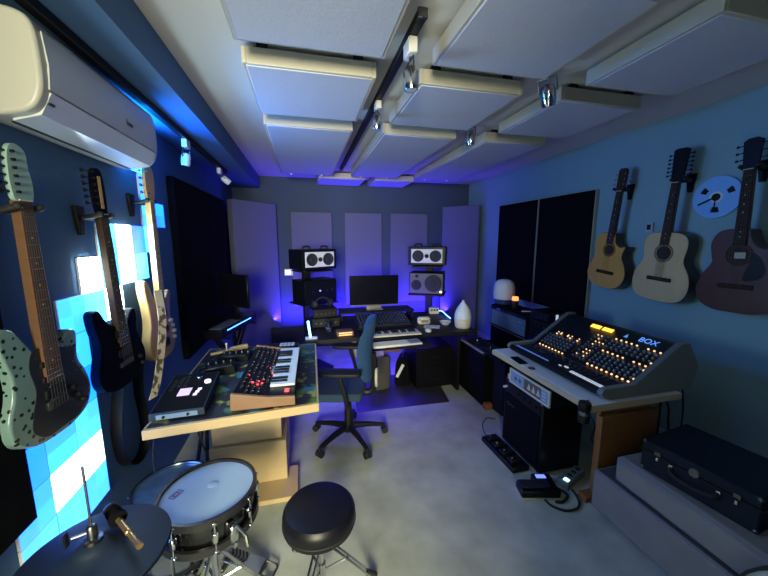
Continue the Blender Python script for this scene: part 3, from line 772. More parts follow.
# ------------------------------------------------------------------ laptop stand at the back left
def back_keyboard_stand():
    t = thing('keyboard_stand', 'black folding stand with a blue lit bar at the back of the blue wall', 'stand', (-.745, 3.43, 0), R(74))
    for s in (-1, 1):
        MB().tube([(-.30, s*.02, .012), (.28, s*.02, .655)], .014, 8).build('leg', BLACK, t)
        MB().tube([(.30, s*.02, .012), (-.28, s*.02, .655)], .014, 8).build('leg', BLACK, t)
        MB().tube([(s*.28, -.13, .66), (s*.28, .13, .66)], .014, 8).build('support_bar', BLACK, t)
    for x in (-.30, .30): MB().tube([(x, -.13, .014), (x, .13, .014)], .014, 8).build('foot', BLACK, t)
back_keyboard_stand()
t = thing('keyboard_synth', 'long black keyboard with a glowing blue light bar beside the wide black wall panel', 'keyboard', (-.77, 3.43, .674), R(74))
box('case', (0, 0, .04), (.72, .26, .08), SATIN, t, .006)
MB().box((-.02, -.131, .055), (.48, .006, .008)).build('light_bar', mat('blue_bar', (.1, .2, .8), .4, emit=(.05, .25, 1), es=5, noise=.02), t)
k = MB()
for i in range(20): k.box((-.32+i*.0335, -.06, .083), (.031, .11, .008), .001)
stuff(k.build('keys', mat('dim_keys', (.10, .10, .12), .4, noise=.05), t))
t = thing('flat_screen', 'black flat screen standing behind the long keyboard near the corner panel', 'screen', (-.70, 3.50, .757), R(-39))
MB().slab([(-.09, -.06), (.09, -.06), (.09, .06), (-.09, .06)], 0, .012).build('stand_base', SATIN, t, bevel=.003)
box('stand_neck', (0, .012, .08), (.05, .02, .15), SATIN, t, .003)
MB().box((0, -.008, .285), (.40, .024, .335), .005).build('panel', SATIN, t)
MB().box((0, -.0205, .29), (.375, .003, .305)).build('display', mat('dark_glass', (.004, .004, .008), .15, noise=.1), t)
# ------------------------------------------------------------------ main studio desk
DK = mat('dark_desk', (.008, .007, .009), .5, noise=.2, scale=12, spec=.25)
MZ = .715
def main_desk():
    t = thing('studio_desk', 'wide black studio desk with keyboard tray below the speakers', 'desk', (.75, 3.1, 0))
    o = lambda P: [(x-.75, y-3.1) for x, y in P]
    MB().slab(o([(-.03, 2.68), (.45, 2.68), (.45, 2.96), (1.0, 2.96), (1.0, 2.66), (1.52, 2.62), (1.52, 3.5), (-.03, 3.5)]), MZ-.035, MZ).build('desktop', DK, t, bevel=.003, seg=2)
    MB().slab(o([(.46, 2.49), (1.02, 2.50), (1.02, 2.98), (.44, 2.98)]), .645, .668).build('keyboard_tray', DK, t, bevel=.003, seg=2)
    for x in (.455, .99): box('tray_runner', (x-.75, -.14, .672), (.012, .3, .018), STEEL, t)
    for x in (-.01, 1.49): box('side_panel', (x-.75, .12, .34), (.03, .62, .68), DK, t, .003)
    box('shelf', (.725-.75, 3.38-3.1, .795), (.80, .24, .02), DK, t, .003)
    for x in (.34, 1.11): box('shelf_support', (x-.75, 3.38-3.1, .75), (.02, .22, .07), DK, t)
    box('drawer', (.735-.75, 2.80-3.1, .60), (.15, .22, .085), wood('brown_drawer', (.16, .07, .025), (.22, .10, .04)), t, .004)
    box('cable_box', (.40-.75, 2.85-3.1, .565), (.045, .10, .16), mat('warm_white', (.6, .56, .5), .5, noise=.04), t, .004)
    box('rack_cabinet', (1.28-.75, 3.24-3.1, .215), (.40, .40, .43), SATIN, t, .004)
    for k in range(3): box('rack_handle', (1.27-.75, 3.033-3.1, .10+.12*k), (.12, .014, .012), BLACK, t, .003)
    # light strips fixed to the rear edge
    MB().box((.05, .408, .665), (1.44, .012, .012)).build('light_strip', mat('blue_strip', (.1, .1, .8), .4, emit=(.12, .06, 1), es=9, noise=.02), t)
main_desk()
def computer():
    t = thing('computer_screen', 'computer with black screen and silver chin on the studio desk', 'computer', (.707, 3.37, .805), R(-3))
    MB().box((0, 0, .205), (.528, .022, .32), .006).build('display', mat('dark_glass', (.004, .004, .008), .15, noise=.1), t)
    AL = mat('aluminium', (.42, .41, .40), .35, 1, noise=.05)
    MB().box((0, .002, .055), (.528, .024, .035), .006).build('chin', mat('dull_silver', (.20, .19, .185), .4, .4, noise=.05), t)
    MB().prism([(-.085, 0), (.085, 0), (.07, .05), (-.07, .05)], .03, .042).build('stand_neck', AL, t)
    MB().slab([(-.09, -.06), (.09, -.06), (.09, .10), (-.09, .10)], 0, .008).build('stand_foot', AL, t, bevel=.003)
computer()
WF = mat('speaker_white_face', (.70, .72, .74), .45, noise=.03)
CONE = mat('speaker_cone', (.018, .018, .022), .7, noise=.2)
def cone(t, x, z, y, r, name='woofer', cap=.35):
    """speaker driver facing -y"""
    M = Matrix.Translation((x, y, z)) @ Matrix.Rotation(PI/2, 4, 'X')
    o = MB().lathe([(r, -.004), (r, .010), (r*.93, .011), (r*.85, .009), (r*.42, .0015), (r*.36, .003), (r*.30, .006), (r*.12, .008)], 24, M).build(name, CONE, t)
    MB().lathe([(r*1.06, -.004), (r*1.06, .002), (r*1.0, .004)], 24, M, caps=False).build('driver_ring', RUBBER, o)
    return o
def upper_speaker(label, loc, rz):
    t = thing('studio_speaker', label, 'speaker', loc, rz)
    w, d, h = .45, .30, .225
    MB().box((0, 0, h/2), (w, d, h), .006).build('cabinet', SATIN, t, bevel=.006, seg=2)
    box('faceplate', (0, -d/2-.003, h/2), (w-.075, .008, h-.058), WF, t, .004)
    for s in (-1, 1): cone(t, s*.105, h/2, -d/2-.008, .066)
    cone(t, 0, h/2, -d/2-.008, .024, 'tweeter')
    for s in (-1, 1):
        MB().tube(spline([(s*.115-.045, -.06, h), (s*.115-.035, -.06, h+.028), (s*.115+.035, -.06, h+.028), (s*.115+.045, -.06, h)], 4), .011, 8).build('handle', RUBBER, t)
    for sx in (-.17, .17):
        for sy in (-.1, .1): MB().lathe([(.016, -.012), (.016, 0)], 10, Matrix.Translation((sx, sy, 0))).build('rubber_foot', RUBBER, t)
    return t
def stand(label, loc, rz, zl, zu):
    t = thing('speaker_stand', label, 'speaker stand', loc, rz)
    box('base', (0, .06, .012), (.36, .34, .024), BLACK, t, .004)
    box('pole', (0, .16, zu/2), (.09, .06, zu), BLACK, t, .004)
    box('lower_shelf', (0, 0, zl-.009), (.44, .36, .018), BLACK, t, .003)
    box('upper_shelf', (0, .02, zu-.009), (.36, .32, .018), BLACK, t, .003)
    for s in (-1, 1): MB().cyl((s*.1, .13, zl), (s*.1, .13, zu-.018), .005, n=8).build('rod', STEEL, t)
    return t
LS, RS = (.085, 3.83), (1.495, 3.83)
stand('black two-shelf speaker stand behind the desk, nearer the blue wall', (*LS, 0), R(30), .835, 1.205)
stand('black two-shelf speaker stand behind the desk, nearer the pale wall', (*RS, 0), R(-28), .885, 1.225)
upper_speaker('black speaker with white face on the upper shelf nearer the blue wall', (*LS, 1.217), R(30))
upper_speaker('black speaker with white face on the upper shelf nearer the pale wall', (*RS, 1.237), R(-28))
def lower_left():
    t = thing('studio_speaker', 'all-black boxy speaker on the lower shelf nearer the blue wall', 'speaker', (*LS, .835), R(30))
    w, d, h = .42, .28, .265
    MB().box((0, -.02, h/2), (w, d, h), .005).build('cabinet', SATIN, t, bevel=.005, seg=2)
    box('grille', (.0, -.163, h/2), (w-.03, .008, h-.03), FELT, t, .003)
    for x, m in ((-.115, STEEL), (-.02, WHITE), (.07, STEEL), (.14, STEEL)):
        MB().disc((x, -.166, .145), (0, -1, 0), [(.012, 0), (.009, .01)], 10).build('dial', m, t)
lower_left()
def lower_right():
    t = thing('studio_speaker', 'grey two-driver speaker on the lower shelf nearer the pale wall', 'speaker', (*RS, .885), R(-28))
    w, d, h = .415, .28, .262
    GR = mat('grey_speaker_face', (.12, .12, .115), .6, noise=.1)
    MB().box((0, -.02, h/2), (w, d, h), .005).build('cabinet', SATIN, t, bevel=.005, seg=2)
    box('faceplate', (0, -.162, h/2), (w-.016, .008, h-.016), GR, t, .003)
    cone(t, .085, h/2+.005, -.167, .098); cone(t, -.12, h/2-.02, -.167, .06, 'midrange')
    MB().disc((-.115, -.165, h-.04), (0, -1, 0), [(.022, 0), (.016, .004)], 12).build('port', RUBBER, t)
    MB().disc((.178, -.166, .035), (0, -1, 0), [(.012, 0), (.012, .004)], 12).build('power_light', mat('speaker_led', (.8, .8, .8), .3, emit=(1, .95, .85), es=3, noise=.02), t)
lower_right()
# ---- keyboards on the tray
t = thing('piano_keyboard', 'piano keyboard with ivory keys on the studio desk tray', 'keyboard', (.735, 2.765, .668))
box('case', (0, 0, .022), (.53, .25, .044), SATIN, t, .004)
K2 = mat('warm_keys', (.72, .66, .55), .35, noise=.03); me = None; n = 22; kw = .50/n
for k in range(n):
    if me is None: o = MB().box((0, 0, 0), (kw-.0012, .145, .014), .0015).build('white_key', K2, t); me = o.data
    else: o = bpy.data.objects.new('white_key', me); COL.objects.link(o); o.parent = t
    o.location = (-.25+kw*(k+.5), -.05, .050)
me = None
for k in range(n-1):
    if k % 7 in (2, 6): continue
    if me is None: o = MB().box((0, 0, 0), (.012, .09, .014), .002).build('black_key', BLACK, t); me = o.data
    else: o = bpy.data.objects.new('black_key', me); COL.objects.link(o); o.parent = t
    o.location = (-.25+kw*(k+1), -.022, .061)
t = thing('typing_keyboard', 'flat white computer keyboard in front of the piano keyboard', 'keyboard', (.725, 2.555, .668), R(3))
box('base', (0, 0, .008), (.43, .125, .016), mat('pale_keyboard', (.78, .82, .88), .4, noise=.03), t, .004)
k = MB()
for i in range(15):
    for j in range(5): k.box((-.198+i*.0205, -.046+j*.0225, .0175), (.018, .019, .004), .001)
stuff(k.build('keycaps', mat('keycap', (.82, .86, .92), .4, noise=.03), t))
box('number_pad', (.155, -.002, .017), (.09, .09, .003), mat('grey_print', (.25, .27, .32), .4, noise=.1), t)
t = thing('mouse', 'white computer mouse on the studio desk edge', 'mouse', (1.075, 2.72, MZ), R(-10))
MB().ball((0, 0, .008), .05, 14, 8, (.62, 1, .42)).build('body', WHITE, t)
MB().box((0, .02, .027), (.004, .02, .006)).build('wheel', BLACK, t)
def control_surface():
    t = thing('control_surface', 'dark sloping control surface behind the piano keyboard', 'mixer', (.735, 3.10, MZ))
    MB().prism([(-.13, 0), (.14, 0), (.14, .075), (-.13, .02)], -.26, .26, Matrix.Rotation(PI/2, 4, 'Z')).build('case', mat('navy_case', (.012, .016, .03), .4, noise=.2), t, bevel=.003)
    k = MB(); sl = math.atan2(.055, .27)
    for i in range(16):
        for j in range(5):
            y = -.105+j*.05; M = Matrix.Translation((-.24+i*.032, y, .02+(y+.13)*math.tan(sl))) @ Matrix.Rotation(sl, 4, 'X')
            if j == 0: k.box((0, 0, .006), (.01, .025, .010), .002, M=M)
            else: k.lathe([(.008, 0), (.007, .012)], 8, M)
    stuff(k.build('knobs', mat('navy_knobs', (.04, .05, .09), .4, noise=.2), t))
control_surface()
# ---- small things on the desk
t = thing('light_tube', 'glowing blue light tube standing on the studio desk corner', 'lamp', (.022, 2.735, MZ))
box('foot', (.005, .0, .008), (.10, .05, .016), mat('frosted', (.5, .5, .6), .3, noise=.05), t, .004)
MB().cyl((-.002, 0, .012), (-.018, 0, .155), .0085, n=12).build('tube', mat('tube_glow', (.3, .5, 1), .3, emit=(.10, .38, 1), es=14, noise=.01), t)
t = thing('drinking_glass', 'clear drinking glass catching blue light on the studio desk', 'glass', (.185, 2.93, MZ))
MB().lathe([(.030, 0), (.036, .095), (.034, .095), (.028, .006), (.001, .006)], 20, caps=False).build('tumbler', mat('clear_glass', (.8, .85, 1), .04, trans=1, noise=.01), t)
MB().lathe([(.0275, .007), (.031, .05)], 18).build('water', mat('water', (.5, .6, 1), .05, trans=.9, noise=.01), t)
t = thing('amber_box', 'small wooden box with amber lit front beside the glass', 'box', (.315, 2.78, MZ), R(3))
box('body', (0, 0, .022), (.145, .09, .044), wood('small_box_wood', (.12, .06, .03), (.18, .09, .045)), t, .003)
for z in (.014, .032): box('lit_line', (.0, -.0465, z), (.115, .004, .009), mat('amber_glow', (.5, .3, .1), .4, emit=(1, .55, .22), es=1.0, noise=.05), t)
def rack_unit(name, label, cat, loc, rz, d, lights=(), lm=None):
    t = thing(name, label, cat, loc, rz); w, dd, h = d
    box('case', (0, 0, h/2), d, SATIN, t, .004)
    box('faceplate', (0, -dd/2-.003, h/2), (w-.01, .006, h-.012), BLACK, t, .002)
    for i in range(5): MB().disc((-w*.35+i*w*.17, -dd/2-.006, h*.5), (0, -1, 0), [(h*.12, 0), (h*.10, .012)], 10).build('knob', STEEL, t)
    for (x, z, s) in lights: box('light', (x, -dd/2-.007, z), (s, .004, s*.7), lm or WHITE, t)
    return t
rack_unit('preamp', 'stacked black preamp behind the glass, lower box', 'preamp', (.165, 3.20, MZ), R(4), (.27, .24, .09))
rack_unit('preamp', 'stacked black preamp behind the glass, upper box', 'preamp', (.155, 3.21, MZ+.09), R(8), (.24, .22, .085))
t = thing('headphones', 'black headphones lying on top of the stacked preamps', 'headphones', (.15, 3.19, MZ+.176), R(20))
MB().tube([(.085*math.cos(a), .0, .012+.085*math.sin(a)) for a in [PI*k/10 for k in range(11)]], .008, 8).build('headband', RUBBER, t)
for s in (-1, 1): MB().disc((s*.085, 0, .038), (s, 0, 0), [(.036, -.02), (.038, 0), (.03, .018)], 16).build('ear_cup', RUBBER, t)
t = thing('clock_radio', 'small cream clock radio on the studio desk', 'radio', (1.125, 2.97, MZ), R(-8))
box('body', (0, 0, .036), (.125, .06, .072), mat('cream_plastic', (.72, .66, .52), .4, noise=.03), t, .014)
box('display', (0.005, -.031, .034), (.075, .004, .028), mat('radio_dial', (.22, .2, .16), .4, noise=.2), t)
for x in (-.045, .05): MB().disc((x, -.03, .05), (0, -1, 0), [(.007, 0), (.006, .006)], 8).build('knob', STEEL, t)
o = MB().box((0, 0, .003), (.15, .10, .006), .002).build('notebook', mat('paper_white', (.62, .60, .54), .6, noise=.04)); o.location = (1.165, 2.85, MZ); o.rotation_euler = (0, 0, R(-28))
tag(o, 'pale notebook lying in front of the clock radio', 'notebook')
t = thing('white_dish', 'small white dish on the studio desk next to the humidifier', 'dish', (1.325, 2.90, MZ))
MB().lathe([(.03, 0), (.055, .028), (.058, .032), (.052, .03), (.03, .006), (.001, .006)], 24, caps=False).build('bowl', WHITE, t)
t = thing('power_brick', 'cream power box with sockets at the back of the studio desk', 'power box', (1.40, 3.38, MZ), R(-10))
box('body', (0, 0, .035), (.11, .06, .07), mat('cream_plastic', (.72, .66, .52), .4, noise=.03), t, .006)
for x in (-.03, 0, .03): box('socket', (x, -.031, .045), (.018, .003, .022), BLACK, t)
o = MB().tube(spline([(1.455, 3.36, MZ+.03), (1.465, 3.3, MZ+.04), (1.47, 3.2, MZ+.02), (1.475, 3.1, MZ+.006)], 6), .004, 6).build('light_cable', mat('cable_glow', (.3, .4, 1), .3, emit=(.12, .3, 1), es=7, noise=.01))
tag(o, 'thin glowing blue cable beside the cream power box', 'cable')
t = thing('humidifier', 'white teardrop humidifier at the corner of the studio desk', 'humidifier', (1.445, 2.77, MZ)); t.scale = (1.12, 1.12, 1.14)
HW = mat('humidifier_white', (.72, .78, .84), .35, noise=.02)
MB().lathe([(.058, 0), (.066, .01), (.070, .05), (.071, .075)], 28).build('base', mat('humidifier_base', (.75, .72, .62), .4, noise=.02), t)
MB().lathe([(.071, .077), (.069, .11), (.060, .145), (.044, .175), (.026, .198), (.013, .215), (.010, .228), (.004, .232)], 28).build('tank', HW, t)

o = MB().box((0, 0, .16), (2.7, .03, .32), .004).build('light_bar', mat('bar_black', (.01, .01, .012), .5, noise=.1)); o.location = (.85, 4.69, 0)
tag(o, 'long black light bar on the floor behind the speaker stands', 'light bar')
# ---- under the desk
o = MB().slab([(.41, 2.72), (1.30, 2.705), (1.42, 3.42), (.45, 3.45)], 0, .004).build('chair_mat', mat('smoky_mat', (.045, .04, .05), .35, noise=.1))
tag(o, 'smoky plastic chair mat on the carpet under the studio desk', 'chair mat')
t = thing('paper_bag', 'grey paper waste bag under the studio desk behind the chair', 'bag', (.72, 3.18, .004), R(10))
BAG = mat('grey_paper', (.07, .068, .07), .85, noise=.25, scale=14, bump=.3)
b = MB()
for k, (w, d, z) in enumerate(((.20, .15, 0), (.215, .16, .16), (.21, .15, .30), (.205, .10, .36))): pass
vs = []; fs = []; prf = [(.10, .075, 0), (.11, .082, .12), (.106, .078, .24), (.112, .07, .34), (.106, .065, .335), (.10, .07, .1)]
for (a, c, z) in prf:
    for k in range(16):
        q = 2*PI*k/16; sx = math.copysign(abs(math.cos(q))**.5, math.cos(q)); sy = math.copysign(abs(math.sin(q))**.5, math.sin(q))
        vs.append((a*sx, c*sy, z+(.012*math.sin(q*3) if z > .3 else 0)))
for i in range(len(prf)-1):
    for k in range(16): fs.append((i*16+k, i*16+(k+1) % 16, i*16+16+(k+1) % 16, i*16+16+k))
fs.append(tuple(range(16))[::-1]); fs.append(tuple(range(80, 96)))
b.add(vs, fs).build('bag_body', BAG, t)
MB().box((.0, .01, .31), (.14, .006, .15), .001, rx=R(-25), rz=R(15)).build('paper_sheet', mat('paper_white', (.62, .60, .54), .6, noise=.04), t)
t = thing('gear_bag', 'black gear bag with a white stripe on the floor under the studio desk', 'bag', (1.0, 3.24, 0), R(-25))
MB().prism(smooth([(-.07, 0), (.07, 0), (.078, .12), (.06, .27), (.0, .31), (-.06, .27), (-.078, .12)], 4), -.11, .11).build('bag_body', FELT, t, bevel=.02)
MB().box((-.02, -.112, .17), (.03, .006, .16), ry=R(25)).build('stripe', WHITE, t)
MB().tube(spline([(0, -.06, .30), (0, -.04, .35), (0, .04, .35), (0, .06, .30)], 5), .007, 6).build('strap', RUBBER, t)

# ------------------------------------------------------------------ office chair
def office_chair():
    t = thing('office_chair', 'blue mesh office chair with black star base at the studio desk', 'chair', (.283, 2.365, 0), R(-105))
    BLUEF = mat('blue_mesh', (.02, .075, .20), .85, noise=.15, scale=200, bump=.3)
    SEATF = mat('teal_seat_fabric', (.013, .035, .065), .9, noise=.2, scale=150, bump=.3)
    hub = (0, 0)
    MB().lathe([(.045, .07), (.05, .10), (.032, .14), (.028, .30), (.018, .30), (.018, .40)], 16).build('gas_lift', BLACK, t)
    for k in range(5):
        a = R(2+72*k)-t.rotation_euler.z
        c, s = math.cos(a), math.sin(a)
        leg = MB(); P = [(.03*c, .03*s, .105), (.15*c, .15*s, .095), (.285*c, .285*s, .07)]
        leg.tube(P, [.026, .021, .015], 8).build('base_leg', BLACK, t)
        cw = MB(); px, py = .292*c, .292*s
        cw.cyl((px, py, .075), (px, py, .045), .009, n=8)
        for sd in (-1, 1): cw.cyl((px-s*.006*sd, py+c*.006*sd, .0265), (px-s*.024*sd, py+c*.024*sd, .0265), .0265, n=14)
        cw.build('caster', RUBBER, t)
    box('tilt_mechanism', (0, 0, .395), (.20, .24, .05), BLACK, t, .01)
    MB().cyl((-.05, 0, .385), (-.24, -.02, .375), .006, n=8).box((-.25, -.02, .375), (.04, .02, .012), .003).build('lever', BLACK, t)
    for k in range(1): pass
    MB().slab(smooth([(-.24, -.22), (-.18, -.27), (.18, -.27), (.24, -.22), (.235, .06), (.19, .13), (-.19, .13), (-.235, .06)], 4), .42, .48).build('seat', SEATF, t, bevel=.022)
    # backrest: curved oval panel
    def back_panel(w, h, y0, th, m, name, zc):
        n, mrow = 14, 14; vs = []; fs = []
        for side in (0, 1):
            for j in range(mrow+1):
                v = j/mrow*2-1
                for i in range(n+1):
                    u = i/n*2-1
                    ww = w/2*(max(0, 1-abs(v)**3.4))**.5*(1+.12*v)
                    if abs(v) == 1: ww = .0005
                    x = u*ww; z = zc+v*h/2
                    y = y0-.05*(x/(w/2))**2*1.3+.035*v*v+.02*v+side*th*(1-abs(u)**4)*(1-abs(v)**6)
                    vs.append((x, y, z))
        S = (n+1)*(mrow+1)
        for j in range(mrow):
            for i in range(n):
                a = j*(n+1)+i; fs.append((a, a+1, a+n+2, a+n+1)); fs.append((S+a, S+a+n+1, S+a+n+2, S+a+1))
        for j in range(mrow):
            for i in (0, n):
                a = j*(n+1)+i; fs.append((a, a+n+1, S+a+n+1, S+a))
        return MB().add(vs, fs).build(name, m, t)
    back_panel(.45, .52, .165, .028, BLUEF, 'backrest', .74)
    MB().tube(spline([(0, .08, .395), (0, .17, .39), (0, .205, .45), (0, .205, .60), (0, .195, .70)], 6), [.026]*25, 8).build('back_support', BLACK, t)
    ov = [(.05*math.cos(2*PI*k/20), .222+.0, .51+.07*math.sin(2*PI*k/20)) for k in range(20)]
    MB().tube(ov, .011, 8, True).build('lumbar_loop', mat('pale_grey_plastic', (.55, .52, .46), .4, noise=.04), t)
    MB().ball((0, .22, .51), .034, 12, 6, (1, .4, 1.4)).build('lumbar_knob', mat('brass_knob', (.35, .22, .10), .4, .5, noise=.1), t)
    for s in (-1, 1):
        MB().tube(spline([(s*.14, .02, .40), (s*.27, .03, .40), (s*.295, .03, .46), (s*.29, .0, .58), (s*.285, -.02, .645)], 5), .015, 8).build('arm_post', BLACK, t)
        MB().slab(smooth([(s*.285-.04, -.14), (s*.285+.04, -.14), (s*.285+.045, .06), (s*.285+.03, .13), (s*.285-.03, .13), (s*.285-.045, .06)], 4), .64, .668).build('armrest', BLACK, t, bevel=.01)
office_chair()
# ------------------------------------------------------------------ drums
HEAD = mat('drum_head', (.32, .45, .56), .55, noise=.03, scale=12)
SHELL = mat('chrome_shell', (.42, .43, .45), .2, 1, noise=.12, scale=6)
DARKSHELL = mat('black_nickel_shell', (.07, .07, .075), .22, 1, noise=.15, scale=6)
HOOP = mat('black_hoop', (.015, .015, .018), .3, noise=.2)
def drum(name, label, loc, r, h, lugs, hoop_m, head_m, a0=0, logo=False, shell=SHELL, zoff=0, rz=0):
    """z=0 is the lower hoop"""
    t = thing(name, label, 'drum', loc, rz)
    MB().lathe([(r-.006, .008), (r-.004, .012), (r-.004, h-.012), (r-.006, h-.008)], 40).build('shell', shell, t)
    for nm, z in (('lower_hoop', .0), ('rim_hoop', h-.026)):
        MB().lathe([(r-.002, z), (r+.009, z), (r+.012, z+.004), (r+.010, z+.02), (r+.010, z+.031), (r-.003, z+.031), (r-.004, z+.022)], 48, caps=False).build(nm, hoop_m, t)
    hd = MB().lathe([(r-.001, h-.014), (r-.003, h-.006), (r-.010, h-.006)], 48).build('drum_head', head_m, t)
    MB().lathe([(r-.002, .004), (r-.002, .008)], 40).build('bottom_head', mat('resonant_head', (.4, .42, .45), .4, noise=.03), t)
    for k in range(lugs):
        a = a0+2*PI*k/lugs; c, s = math.cos(a), math.sin(a)
        M = Matrix.Translation(((r+.008)*c, (r+.008)*s, h/2)) @ Matrix.Rotation(a, 4, 'Z')
        lg = MB().box((0, 0, 0), (.022, .024, .045), .006, M=M)
        lg.cyl(((r+.012)*c, (r+.012)*s, .006), ((r+.012)*c, (r+.012)*s, h-.004), .0035, n=8)
        for z in (.012, h-.012): lg.box((0, 0, z-h/2), (.018, .018, .012), .003, M=M)
        lg.build('lug', CHROME, t)
    return t
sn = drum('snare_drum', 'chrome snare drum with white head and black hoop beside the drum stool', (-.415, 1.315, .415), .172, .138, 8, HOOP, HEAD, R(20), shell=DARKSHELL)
# maker's mark on the head and the muffling dot
c, s = -.118, -.035
MB().disc((.01, .03, .1325), (0, 0, 1), [(.022, 0), (.018, .002)], 18).build('centre_dot', HEAD, sn)
lg = MB()
def bar(x, y, w, h, rz): lg.box((x, y, .1332), (w, h, .0008), rz=rz)
ra = R(62)
M0 = Matrix.Translation((-.118, .005, .1330)) @ Matrix.Rotation(ra, 4, 'Z')
for (x, y, w, h) in ((0, .012, .046, .003), (0, -.012, .046, .003), (-.023, 0, .003, .026), (.023, 0, .003, .026), (-.012, 0, .004, .016), (-.004, .006, .010, .003), (-.004, -.006, .010, .003), (.008, 0, .004, .016), (.014, 0, .010, .003)):
    lg.box((x, y, 0), (w, h, .0008), M=M0)
lg.build('maker_mark', mat('maroon_print', (.18, .10, .20), .6, noise=.1), sn)
MB().box((.115, -.155, .07), (.05, .03, .07), .006, rz=R(-53)).build('strainer', CHROME, sn)
MB().tube([(.135, -.17, .10), (.17, -.19, .07), (.175, -.195, .03)], .006, 6).build('strainer_lever', CHROME, sn)
t = thing('snare_stand', 'chrome snare drum stand under the snare', 'drum stand', (-.415, 1.315, 0), R(100))
MB().cyl((0, 0, .10), (0, 0, .36), .0125, n=12).build('column', CHROME, t)
MB().cyl((0, 0, .355), (0, 0, .385), .02, n=12).build('clamp', CHROME, t)
for k in range(3):
    a = R(90+120*k); c, s = math.cos(a), math.sin(a)
    MB().tube([(0, 0, .375), (.10*c, .10*s, .385), (.185*c, .185*s, .402), (.193*c, .193*s, .43)], .007, 8).build('basket_arm', CHROME, t)
for k in range(3):
    a = R(150+120*k); c, s = math.cos(a), math.sin(a)
    MB().tube([(.012*c, .012*s, .28), (.19*c, .19*s, .016)], .008, 6).build('leg', CHROME, t)
    MB().tube([(.012*c, .012*s, .12), (.10*c, .10*s, .145)], .006, 6).build('brace', CHROME, t)
    MB().ball((.192*c, .192*s, .014), .014, 8, 6).build('rubber_foot', RUBBER, t)
drum('floor_tom', 'chrome drum with blue sheen coloured into its head behind the snare under the birch desk', (-.655, 1.60, 0), .16, .39, 8, SHELL, mat('blue_sheen_head', (.30, .50, .85), .3, .9, noise=.5, scale=20), R(10))  # blue reflection is put into the head's colour
# ---- bass pedal on the floor
t = thing('drum_pedal', 'metal drum pedal with chevron grips on the carpet below the snare', 'drum pedal', (-.335, 1.455, 0), R(-24))
PB = mat('pedal_blue_metal', (.30, .38, .48), .35, .6, noise=.05)
MB().box((0, 0, .045), (.19, .075, .008), .002, ry=R(10)).build('footboard', PB, t)
ch = MB()
for k in range(5):
    for sgn in (-1, 1):
        ch.box((-.065+k*.018, sgn*.016, .0565-(-.065+k*.018)*.176), (.008, .036, .003), rz=sgn*R(35), ry=R(10))
ch.build('grip_chevrons', RUBBER, t)
MB().tube(spline([(.09, .032, .026), (.13, .034, .018), (.155, .03, .014), (.16, 0, .014), (.155, -.03, .014), (.13, -.034, .018), (.09, -.032, .026)], 4), .005, 6).build('heel_loop', STEEL, t)
MB().box((.085, 0, .016), (.03, .08, .03), .004).build('heel_block', STEEL, t)
MB().box((-.09, 0, .012), (.02, .09, .02), .004).build('toe_block', STEEL, t)
for sy in (-.045, .045): MB().cyl((-.095, sy, .01), (-.095, sy, .11), .007, n=8).build('post', CHROME, t)
MB().cyl((-.095, -.05, .105), (-.095, .05, .105), .006, n=8).build('axle', CHROME, t)

# ---- hi-hat
t = thing('hi_hat', 'dark hi-hat cymbal with upright rod in front of the light panels', 'cymbal', (-.605, .965, 0))
CY = mat('dark_cymbal', (.007, .018, .045), .6, noise=.15, scale=30)
def cym(z, sg, name):
    pr = [(.180, 0), (.178, .004), (.14, .014), (.09, .022), (.05, .028), (.042, .036), (.03, .046), (.012, .050), (.004, .050)]
    MB().lathe([(r, z+sg*h) for r, h in pr], 48, caps=False).build(name, CY, t)
cym(.668, 1, 'top_cymbal'); cym(.660, -1, 'bottom_cymbal')
MB().cyl((0, 0, .04), (0, 0, .60), .0125, n=12).build('tube', CHROME, t)
MB().cyl((0, 0, .60), (0, 0, .945), .0032, n=8).build('rod', STEEL, t)
MB().lathe([(.022, .716), (.022, .726), (.012, .728), (.012, .762), (.009, .766), (.005, .767)], 16).build('clutch', STEEL, t)
MB().cyl((-.010, 0, .745), (-.042, -.012, .745), .004, n=8).box((-.052, -.016, .745), (.008, .02, .042), .004).build('wing_screw', STEEL, t)
for k in range(3):
    a = R(200+120*k); c, s = math.cos(a), math.sin(a)
    MB().tube([(.012*c, .012*s, .32), (.22*c, .22*s, .016)], .008, 6).build('leg', CHROME, t)
    MB().ball((.222*c, .222*s, .014), .014, 8, 6).build('rubber_foot', RUBBER, t)
t = thing('cymbal_clutch', 'loose black cymbal clutch with bronze rod lying on the hi-hat', 'clutch', (-.605, 1.055, .733), rot=(0, R(5), R(-46)))
q = Matrix.Rotation(PI/2, 4, 'Y')
MB().lathe([(.010, -.012), (.017, -.010), (.019, -.004), (.017, .0), (.011, .002), (.011, .012)], 16, q).build('nut', STEEL, t)
MB().lathe([(.016, .010), (.020, .014), (.020, .030), (.014, .032), (.014, .040), (.023, .042), (.023, .054), (.010, .056)], 18, q).build('felt_washers', FELT, t)
MB().lathe([(.0085, .05), (.0085, .115), (.0095, .118), (.0095, .126), (.0075, .128), (.0075, .185), (.009, .187), (.0085, .196)], 12, q).build('rod', mat('bronze', (.42, .27, .12), .35, .8, noise=.2), t)

